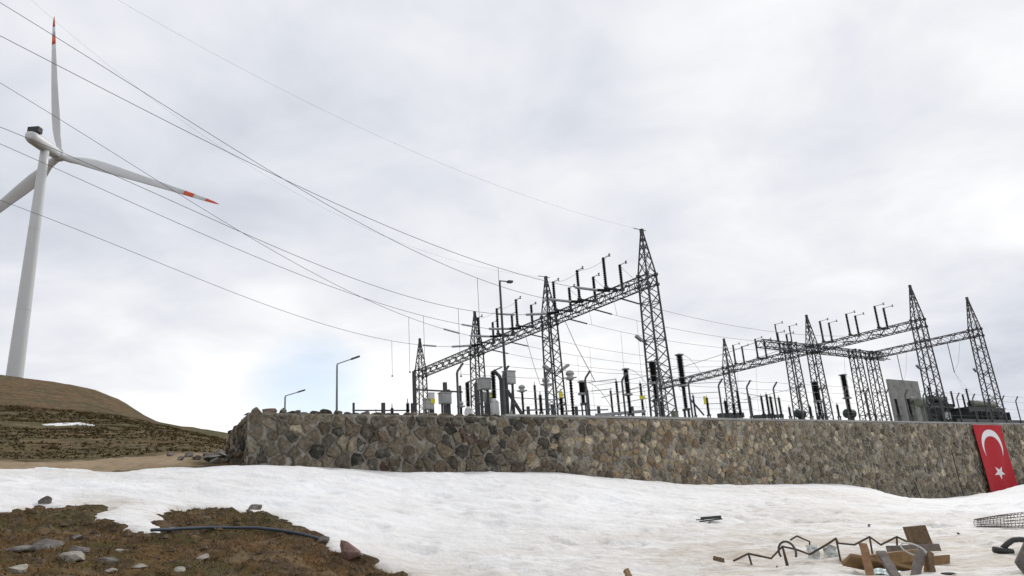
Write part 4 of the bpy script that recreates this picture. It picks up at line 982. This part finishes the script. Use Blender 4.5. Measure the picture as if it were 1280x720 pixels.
# ---------------------------------------------------------------- flag on the wall
fl = on_v(1214.5, 531, WV-.1); frr = on_v(1250, 530.5, WV-.1); fb = on_v(1241, 622, WV-.1)
fw = np.linalg.norm((frr-fl)[:2]); fh = fl[2]-fb[2]+.25; u0 = fl[:2]@U; ztf = fl[2]
flag = empty('hanging_flag', uv(u0, FACE-.15, ztf-fh), 'red vertical banner with white crescent and star hanging on the wall', 'flag')
def fpt(a, b, off=0.):                                   # a across 0..1, b down 0..1
    w_ = .05*math.sin(a*11+b*2.6)*(.15+b)+.06*math.sin(a*5+1+b)*b+.03*math.sin(b*8+a*3)*(1-b)*a
    return uv(u0+a*fw, FACE-.17-.05*b-w_-off, ztf-b*fh)
m = MB(); na, nb_ = 20, 30
for off in (0., -.012):
    o = len(m.v)
    for j in range(nb_+1):
        for i in range(na+1): m.v.append(tuple(fpt(i/na, j/nb_, off)))
    for j in range(nb_):
        for i in range(na):
            a = o+j*(na+1)+i; f = (a, a+na+1, a+na+2, a+1); m.f.append(f if off == 0 else f[::-1])
m.build('cloth', 'flag_red', flag, True)
def emblem(name, poly2):
    # triangulated patch on the cloth, 4 mm proud
    bm = bmesh.new(); vsb = [bm.verts.new((a, b, 0)) for a, b in poly2]; bm.faces.new(vsb); bmesh.ops.triangulate(bm, faces=bm.faces[:])
    bmesh.ops.subdivide_edges(bm, edges=bm.edges[:], cuts=3, use_grid_fill=True); bmesh.ops.triangulate(bm, faces=bm.faces[:]); bm.verts.index_update()
    mb = MB(); mb.v = [tuple(fpt(v.co.x, v.co.y, .012)) for v in bm.verts]; mb.f = [tuple(v.index for v in f.verts) for f in bm.faces]; bm.free(); mb.build(name, 'flag_white', flag, True)
asp = fw/fh
def cp(cx, cy, r, t, sy=.60): return (cx+r*math.cos(t), cy+r*math.sin(t)*sy)
R1, R2 = .37, .318; off_ = .095
cx, cy = .5, .285
# crescent opening downwards: outer arc over the top, inner arc shifted down
ti = math.acos(max(-1, min(1, (R1*R1-R2*R2+off_*off_)/(2*R1*off_)))); 
outer = [cp(cx, cy, R1, math.pi/2+ti+(2*math.pi-2*ti)*k/40) for k in range(41)]
ti2 = math.acos(max(-1, min(1, (R1*R1-R2*R2-off_*off_)/(2*R2*off_))))
c2y = cy+off_*.60
inner = [cp(cx, c2y, R2, math.pi/2+ti2+(2*math.pi-2*ti2)*k/40) for k in range(41)][::-1]
mb = MB(); inn = inner[::-1]
for (oa, ob_), (ia, ib) in zip(outer, inn):
    for t in (0, .5, 1): mb.v.append(tuple(fpt(oa*(1-t)+ia*t, ob_*(1-t)+ib*t, .012)))
for k in range(40):
    for t in (0, 1): q = k*3+t; mb.f.append((q, q+3, q+4, q+1))
mb.build('crescent', 'flag_white', flag, True)
star = []
for k in range(10):
    t = -math.pi/2+k*math.pi/5+math.pi; r = .19 if k % 2 == 0 else .075; star.append(cp(.52, .635, r, t, .5))
emblem('star', star)
m = MB(); m.tube([uv(u0-.15, FACE-.17, ztf+.02), uv(u0+fw+.15, FACE-.17, ztf+.02)], .02, 6); m.build('top_rod', 'steel_light', flag)
# rods leaning on the wall
for i, (a, b) in enumerate((((1096.5, 603), (1098.5, 621)), ((1143, 602), (1153, 626)), ((1189, 562), (1205, 622)))):
    p = on_v(*a, WV-.12); q = on_v(*b, WV-.35); q[2] -= .15; m = MB(); m.tube([p, q], .03, 6)
    tag(m.build('steel_rod', 'rebar', origin=q), ('short upright dark rod at the wall foot left of the flag', 'slanting dark rod at the wall foot in the snow dip', 'long dark rod leaning on the wall just left of the flag')[i], 'rod', 'rods leaning on the wall')

# ---------------------------------------------------------------- things lying about in front
Hs1 = lambda x, y: Hs(np.asarray(x, float), np.asarray(y, float))[0]
def snow_at(px, py): return hit(px, py, Hs1, lo=6, hi=60)
def HG2(x, y):
    a = Hg(np.asarray(x, float), np.asarray(y, float)); b = Hs1(x, y); return np.maximum(a, b)
def gp(px, py): return hit(px, py, HG2, lo=6, hi=60)
def at_depth(px, py, Y): r = ray(px, py); q = r*Y/r[1]; q[2] += EYE; return q
# bent rebar spacer: zigzag with feet
zb0 = snow_at(1000, 704); YZ = zb0[1]
e = empty('rebar_spacer', zb0, 'bent zigzag rebar spacer with short feet lying on dirty snow', 'rebar')
zig = [(917, 701), (935.5, 692), (964, 698), (978, 683), (996, 687), (1012, 693), (1033, 681), (1045, 673), (1048, 679), (1068, 681), (1087, 671), (1101, 681), (1121, 671), (1136, 678)]
def zz_(p, k): return at_depth(p[0], p[1], YZ+.25*math.sin(k*1.7)*.4+(p[0]-1000)*.003)
m = MB(); m.tube([zz_(p, k) for k, p in enumerate(zig)], .018, 6); m.build('zigzag_bar', 'rebar', e)
for k, ft in ((1, (940, 706)), (3, (986, 708)), (3, (983, 702)), (7, (1049, 691)), (10, (1091, 696)), (12, (1121, 690))):
    m = MB(); a = zz_(zig[k], k); b = at_depth(*ft, a[1]-.1); g = Hs1(np.array([b[0]]), np.array([b[1]]))[0]; b[2] = min(b[2], g-.03); m.tube([a, b], .017, 6); m.build('foot', 'rebar', e)
m = MB(); q = [at_depth(x, y, YZ+.45) for x, y in ((988, 675), (996, 670), (1012, 677), (1012, 694))]; q[-1][2] = min(q[-1][2], Hs1(q[-1][:1], q[-1][1:2])[0]-.02); m.tube(q, .016, 6); m.build('side_bar', 'rebar', e)
# small loop of strap
p = at_depth(984, 688, YZ-.15); m = MB(); m.tube([p+np.array([.14*math.cos(t), .05*math.sin(t), .16*math.sin(t)-.02]) for t in np.linspace(-.6, 3.6, 14)], .02, 5); p[2] -= .2
tag(m.build('strap_loop', 'galvanised', origin=p), 'grey curled strap loop on the zigzag rebar', 'strap')
# crumpled cement-bag scraps
for i, (px, py, w_, h_) in enumerate(((1018, 689, .2, .26), (1040, 690, .26, .22))):
    p = at_depth(px, py, YZ+.3); g = Hs1(p[:1], p[1:2])[0]; p[2] = g; mb = MB(); n_ = 7
    for a in range(n_):
        for b in range(n_): mb.v.append(tuple(p+np.array([(a/(n_-1)-.5)*w_+random.gauss(0, .012), random.gauss(0, .03)+b*.02, -.03+b/(n_-1)*h_*(1-.25*(a/(n_-1)-.5)**2)+random.gauss(0, .012)])))
    for a in range(n_-1):
        for b in range(n_-1): k_ = a*n_+b; mb.f.append((k_, k_+n_, k_+n_+1, k_+1))
    o_ = mb.build('paper_scrap', 'paper', origin=p); sm = o_.modifiers.new('thick', 'SOLIDIFY'); sm.thickness = .006
    tag(o_, ('left', 'right')[i]+' crumpled pale paper scrap standing by the zigzag rebar', 'paper', 'paper scraps in the snow')
# timber pile
YP = snow_at(1120, 715)[1]+.05
def plank(name, a, b, w, h, m_, label, dy=0., dyb=None, roll=0., cat='plank'):
    p = at_depth(*a, YP+dy); q = at_depth(*b, YP+(dy if dyb is None else dyb)); d = q-p; L_ = np.linalg.norm(d); d = d/L_
    up = np.array([0, math.sin(roll), math.cos(roll)]); x = np.cross(d, up); x /= np.linalg.norm(x); y = np.cross(x, d)
    bm = bmesh.new(); nseg = 7
    for k in range(nseg+1):
        c = p+d*L_*k/nseg+x*random.gauss(0, .003)
        jit = .012 if k in (0, nseg) else .003
        for sx_, sy_ in ((-1, -1), (1, -1), (1, 1), (-1, 1)): bm.verts.new(tuple(c+x*w/2*sx_+y*h/2*sy_+d*random.gauss(0, jit)+y*random.gauss(0, .002)))
    bm.verts.ensure_lookup_table(); v_ = bm.verts
    for k in range(nseg):
        for j in range(4): bm.faces.new((v_[k*4+j], v_[k*4+(j+1) % 4], v_[k*4+4+(j+1) % 4], v_[k*4+4+j]))
    bm.faces.new([v_[j] for j in range(4)][::-1]); bm.faces.new([v_[nseg*4+j] for j in range(4)]); bmesh.ops.recalc_face_normals(bm, faces=bm.faces[:])
    o_ = p if p[2] < q[2] else q; mb = MB(); bm.verts.index_update(); mb.v = [tuple(v.co) for v in bm.verts]; mb.f = [tuple(v.index for v in f.verts) for f in bm.faces]; bm.free()
    ob = mb.build(name, m_, origin=o_); bv = ob.modifiers.new('edge', 'BEVEL'); bv.width = .004; bv.segments = 1
    return tag(ob, label, cat, 'timber scraps in the pile')
plank('timber_plank', (1056, 699), (1143, 717), .30, .05, 'wood_new', 'broad tan plank with a pointed left end, lowest in the timber pile', .2, .2, .5)
plank('timber_plank', (1068, 703), (1150, 693), .10, .16, 'wood_new', 'yellowish board lying across the timber pile', .45, .6)
plank('timber_plank', (1118, 705), (1186, 699), .06, .13, 'wood_new', 'tan board end sticking out at the right of the timber pile', .7, .8)
plank('timber_plank', (1110, 687), (1172, 684), .09, .11, 'wood_grey', 'grey weathered plank under the upright square board', 1.0, 1.2)
plank('timber_stake', (1079, 680), (1090, 728), .11, .04, 'wood_red', 'reddish stake leaning at the left of the timber pile', -.15, -.45, 1.4, 'stake')
plank('timber_stake', (1101, 690), (1122, 724), .13, .05, 'wood_grey', 'dark grey slanting stake in the middle of the timber pile', -.1, -.5, 1.4, 'stake')
plank('timber_stake', (1151, 688), (1143, 726), .13, .05, 'wood_grey', 'thick grey stake leaning left in front of the timber pile', -.2, -.5, 1.4, 'stake')
plank('timber_stake', (1162, 691), (1166, 728), .08, .06, 'wood_old', 'dark upright stake at the right of the timber pile', -.25, -.4, 1.4, 'stake')
plank('timber_stake', (1157, 694), (1158, 726), .045, .05, 'wood_new', 'thin pale stake beside the dark upright one', -.2, -.3, 1.4, 'stake')
plank('timber_stub', (892, 697.5), (905, 701), .06, .06, 'wood_old', 'short dark wooden stub at the left tip of the zigzag rebar', .15, .2, 0, 'wood')
plank('timber_stub', (782, 712), (788, 724), .07, .06, 'wood_new', 'lone wooden stake tip poking out at the bottom edge', -.6, -.7, 0, 'stake')
# upright square board
p = at_depth(1154, 683, YP+1.15); mb = MB(); rt = np.array([1, .12, 0]); up = np.array([-.03, .22, 1.]); bs = 27*YP/FPX
c00 = p-rt*bs*.58+np.array([0, 0, -.02]); vs_ = []
for dpt in (0, .06):
    for a, b in ((0, 0), (1.12, .02), (1.07, 1.0), (-.03, .98)): vs_.append(c00+rt*bs*a+up*bs*b+np.array([0, dpt, 0]))
mb.add(vs_, [(0, 1, 2, 3), (7, 6, 5, 4), (0, 4, 5, 1), (1, 5, 6, 2), (2, 6, 7, 3), (3, 7, 4, 0)])
e_ = mb.build('square_board', 'wood_old', origin=p); tag(e_, 'dark square wooden board standing upright on the timber pile', 'board')
mb = MB(); f0 = c00+np.array([0, -.02, 0]); mb.bar(f0+rt*bs*.06, f0+rt*bs*.02+up*bs*.98, .05, .03); mb.build('edge_batten', 'wood_old', e_)
# pale strap ring and blue sheet
p = at_depth(1142, 687, YP-.1); m = MB(); m.tube([p+np.array([.17*math.cos(t), 0, .075*math.sin(t)-.06*math.cos(t)]) for t in np.linspace(0, 6.28, 22)], .012, 5, False); tag(m.build('wire_ring', 'paper', origin=p), 'pale looped wire ring lying on the timber pile', 'wire')
p = at_depth(1104, 717, YP-.2); g = Hs1(p[:1], p[1:2])[0]; p[2] = max(g+.02, p[2]); mb = MB(); n_ = 8
for a in range(n_):
    for b in range(5): mb.v.append(tuple(p+np.array([(a/7-.5)*.42, (b/4-.5)*.3, .02*math.sin(a*1.1+b)+.01*b])))
for a in range(n_-1):
    for b in range(4): k_ = a*5+b; mb.f.append((k_, k_+5, k_+6, k_+1))
o_ = mb.build('plastic_sheet', 'blue_sheet', origin=p); o_.modifiers.new('thick', 'SOLIDIFY').thickness = .005; tag(o_, 'pale bluish plastic sheet scrap under the timber pile', 'sheet')
# small bits on the snow
for i, (px, py, s, m_, lb) in enumerate(((1086.5, 658, (.07, .05, .04), 'rock', 'small grey stone on the snow above the timber pile'), (1198, 668, (.04, .04, .04), 'black_pipe', 'tiny black lump on the snow right of the board'), (971, 709, (.06, .03, .02), 'rebar', 'tiny dark bar scrap on the snow under the zigzag rebar'), (1186, 718, (.14, .05, .03), 'black_pipe', 'dark flat scrap at the bottom edge right of the pile'))):
    p = snow_at(px, py); mb = MB(); mb.add(*rock_mesh(p+np.array([0, 0, s[2]*.5]), s, 300+i, sub=1)); tag(mb.build('snow_debris', m_, origin=p), lb, 'debris', 'debris on the snow')
# metal bracket scrap
p = snow_at(889, 652); e = empty('metal_bracket', p, 'small dark metal channel lying alone on the snow', 'metal scrap')
r_ = 1/FPX*np.hypot(p[0], p[1]); m = MB(); m.bar(p+np.array([-13*r_, 0, .02]), p+np.array([13*r_, .05, .05]), .12, .03); m.build('channel_base', 'black_pipe', e)
m = MB(); m.bar(p+np.array([-11*r_, .05, .09]), p+np.array([13*r_, .1, .10]), .05, .07); m.build('channel_lip', 'galvanised', e)
m = MB(); m.bar(p+np.array([-17*r_, 0, .07]), p+np.array([-8*r_, 0, .06]), .05, .025); m.build('tab', 'black_pipe', e)
# wire mesh coil at the right edge
p = snow_at(1262, 661); e = empty('wire_mesh_roll', p, 'loose roll of wire mesh on the snow at the right edge', 'wire mesh'); r_ = np.hypot(p[0], p[1])/FPX
L_ = 36*r_; Rr = 10*r_; m = MB()
def mp_(s, t):
    rr = Rr*(.35+.65*math.sin(min(1, .15+s)*math.pi/2)); return p+np.array([-32*r_+s*L_*2.2, .15*s+rr*.8*math.cos(t), Rr*.75+rr*.75*math.sin(t)])
for s in np.linspace(0, 1, 22): m.tube([mp_(s+.008*math.sin(t*3), t) for t in np.linspace(0, 6.28, 18)], .0045, 4, False)
m.build('hoop_wires', 'rebar', e); m = MB()
for t in np.linspace(0, 6.28, 15)[:-1]: m.tube([mp_(s, t+.08*math.sin(s*7)) for s in np.linspace(0, 1, 12)], .006, 4)
m.build('long_wires', 'rebar', e)
# black bent pipe and machinery foot at the right edge
p = snow_at(1258, 692); YQ = p[1]; e = empty('bent_pipe', p, 'black bent pipe with a foot bar at the right edge', 'pipe')
m = MB(); m.tube([at_depth(x, y, YQ) for x, y in ((1252, 687), (1259, 680), (1266, 675), (1274, 674), (1300, 677))], .045, 8); m.build('pipe', 'black_pipe', e, True)
m = MB(); m.tube([at_depth(x, y, YQ-.03) for x, y in ((1242, 687), (1266, 690))], .05, 8); m.build('foot_bar', 'black_pipe', e, True)
p = snow_at(1294, 717); mb = MB(); mb.add(*rock_mesh(p+np.array([.0, .1, .16]), (.26, .24, .34), 77)); tag(mb.build('grey_lump', 'rock', origin=p), 'grey lump beside the bent pipe, cut by the right edge', 'rock')  # rock-shaped lump standing for a dark grey machine part, no snow in it

# hose on the dirt
hp = [(176, 668), (205, 666.5), (230, 664), (260, 662.5), (300, 662), (335, 664), (365, 668), (385, 672), (396, 676), (402, 680)]
pts = []
for x, y in hp: q = gp(x, y); pts.append(q+np.array([0, 0, .03]))
P2 = []
for i in range(len(pts)-1):
    for t in np.linspace(0, 1, 6)[:-1]: q = pts[i]*(1-t)+pts[i+1]*t; q[2] = HG2(q[:1], q[1:2])[0]+.03; P2.append(q)
P2 = np.array(P2); Pz = np.pad(P2, ((8, 8), (0, 0)), 'edge'); P2 = np.array([Pz[i:i+17].mean(0)+np.array([0, 0, .02]) for i in range(len(P2))])
m = MB(); m.tube(P2, .026, 8); tag(m.build('hose', 'hose', smooth=True, origin=P2[0]), 'dark blue hose lying across the brown earth', 'hose')
# single rocks
RK = [(318, 637, .15, 'rock', 'dark round stone on the snow edge above the hose'), (437, 694, .25, 'rock_red', 'reddish boulder at the snow edge right of the hose'),
      (58, 629, .17, 'rock', 'dark stone at the snow edge, far left'), (90, 699, .22, 'rock_pale', 'flat pale rock in the lower left earth, widest of its cluster'), (100, 689, .17, 'rock', 'grey upright rock behind the flat pale one'),
      (62, 684, .26, 'rock', 'lichened grey rock slab left of the flat pale rock'), (30, 688, .18, 'rock', 'grey rock left of the lichened slab'), (95, 675, .16, 'rock', 'purplish low rock above the lichened slab'), (22, 713, .15, 'rock_pale', 'small pale rock in the bottom left corner'),
      (137, 702, .14, 'rock', 'flat brown rock right of the pale one'), (152, 690, .12, 'rock_pale', 'thin pale flake lying on the earth'), (225, 714, .14, 'rock_pale', 'pale round rock at the bottom under the hose'), (252, 698, .12, 'rock_pale', 'pale slanting flake below the hose'),
      (140, 713, .1, 'rock_pale', 'little white rock at the bottom left'), (175, 709, .09, 'rock_pale', 'tiny white stone right of the little white rock'), (312, 640, .1, 'rock', 'brown stone just under the dark round one'), (400, 676, .14, 'rock', 'brown stone at the hose\'s right end'), (122, 672, .1, 'rock', 'small dark stone beside the snow tongue'), (216, 661, .1, 'rock', 'mossy stone at the tip of the snow tongue'), (450, 695, .13, 'rock', 'low brown stone right of the reddish boulder')]
for i, (px, py, s, m_, lb) in enumerate(RK):
    p = gp(px, py); fl_ = random.uniform(.4, .7) if px not in (318, 437, 58) else .85
    mb = MB(); mb.add(*rock_mesh(p+np.array([0, 0, s*fl_*(.32 if px in (318, 437, 58) else .12)]), (s*random.uniform(1, 1.4), s*.9, s*fl_), 500+i)); tag(mb.build('field_rock', m_, origin=p), lb, 'rock', 'loose rocks in front')
# pebbles and dead grass: uncountable
m = MB(); nP = 0
for _ in range(30000):
    x = random.uniform(-14, 1.5); y = random.uniform(8.5, 18.5)
    if math.atan2(x, y) < -.72: continue
    m.v.append((x, y, 0)); nP += 1
PX = np.array(m.v); sdv = sdist(PX[:, 0], PX[:, 1], poly); PX = PX[sdv < -.02]; gz = Hg(PX[:, 0], PX[:, 1]); peb = MB(); tuf = MB()
for (x, y, _), z in zip(PX, gz):
    if random.random() < .10:
        s = random.choice((.012, .018, .025, .04, .06)); a = random.random()*6
        b = [(s*math.cos(a+t)*random.uniform(.7, 1.3), s*math.sin(a+t)*random.uniform(.7, 1.3)) for t in (0, 1.3, 2.5, 3.8, 5.1)]
        peb.add([(x+u_, y+w_, z-s*.2) for u_, w_ in b]+[(x+u_*.6, y+w_*.6, z+s*.6) for u_, w_ in b], [(0, 1, 6, 5), (1, 2, 7, 6), (2, 3, 8, 7), (3, 4, 9, 8), (4, 0, 5, 9), (5, 6, 7, 8, 9)])
    else:
        for k in range(6):
            a = random.random()*6.28; L_ = random.uniform(.03, .10); w_ = .006; x1 = x+random.gauss(0, .03); y1 = y+random.gauss(0, .03)
            tuf.add([(x1-w_*math.sin(a), y1+w_*math.cos(a), z-.01), (x1+w_*math.sin(a), y1-w_*math.cos(a), z-.01), (x1+L_*.8*math.cos(a), y1+L_*.8*math.sin(a), z+L_*random.uniform(.1, .6))], [(0, 1, 2)])
tag(peb.build('pebbles', 'pebble'), kind='stuff', label='scattered small pebbles on the brown earth'); tag(tuf.build('dead_grass', 'straw'), kind='stuff', label='short dead grass on the brown earth')
# grass tussocks on the slope beyond the road
tus = MB(); X_ = []
for _ in range(15000):
    d = 33+85*random.random(); a = math.radians(random.uniform(-40, -19)); X_.append((d*math.sin(a), d*math.cos(a)))
X_ = np.array(X_); okk = sdist(X_[:, 0], X_[:, 1], road_poly) < -.5; X_ = X_[okk]; gz = Hg(X_[:, 0], X_[:, 1]); dn = fbm(X_[:, 0], X_[:, 1], .12, 3, 71)
for (x, y), z, w in zip(X_, gz, dn):
    if w < -.45: continue
    s = random.uniform(.03, .12)*(1+max(0, math.hypot(x, y)-40)/30)
    for k in range(7):
        a = random.random()*6.28; tus.add([(x-.05*math.sin(a), y+.05*math.cos(a), z-.03), (x+.05*math.sin(a), y-.05*math.cos(a), z-.03), (x+s*1.4*math.cos(a), y+s*1.4*math.sin(a), z+s*random.uniform(.2, .8))], [(0, 1, 2)])
tag(tus.build('hill_grass', 'tussock'), kind='stuff', label='low tussock grass on the slope beyond the road')
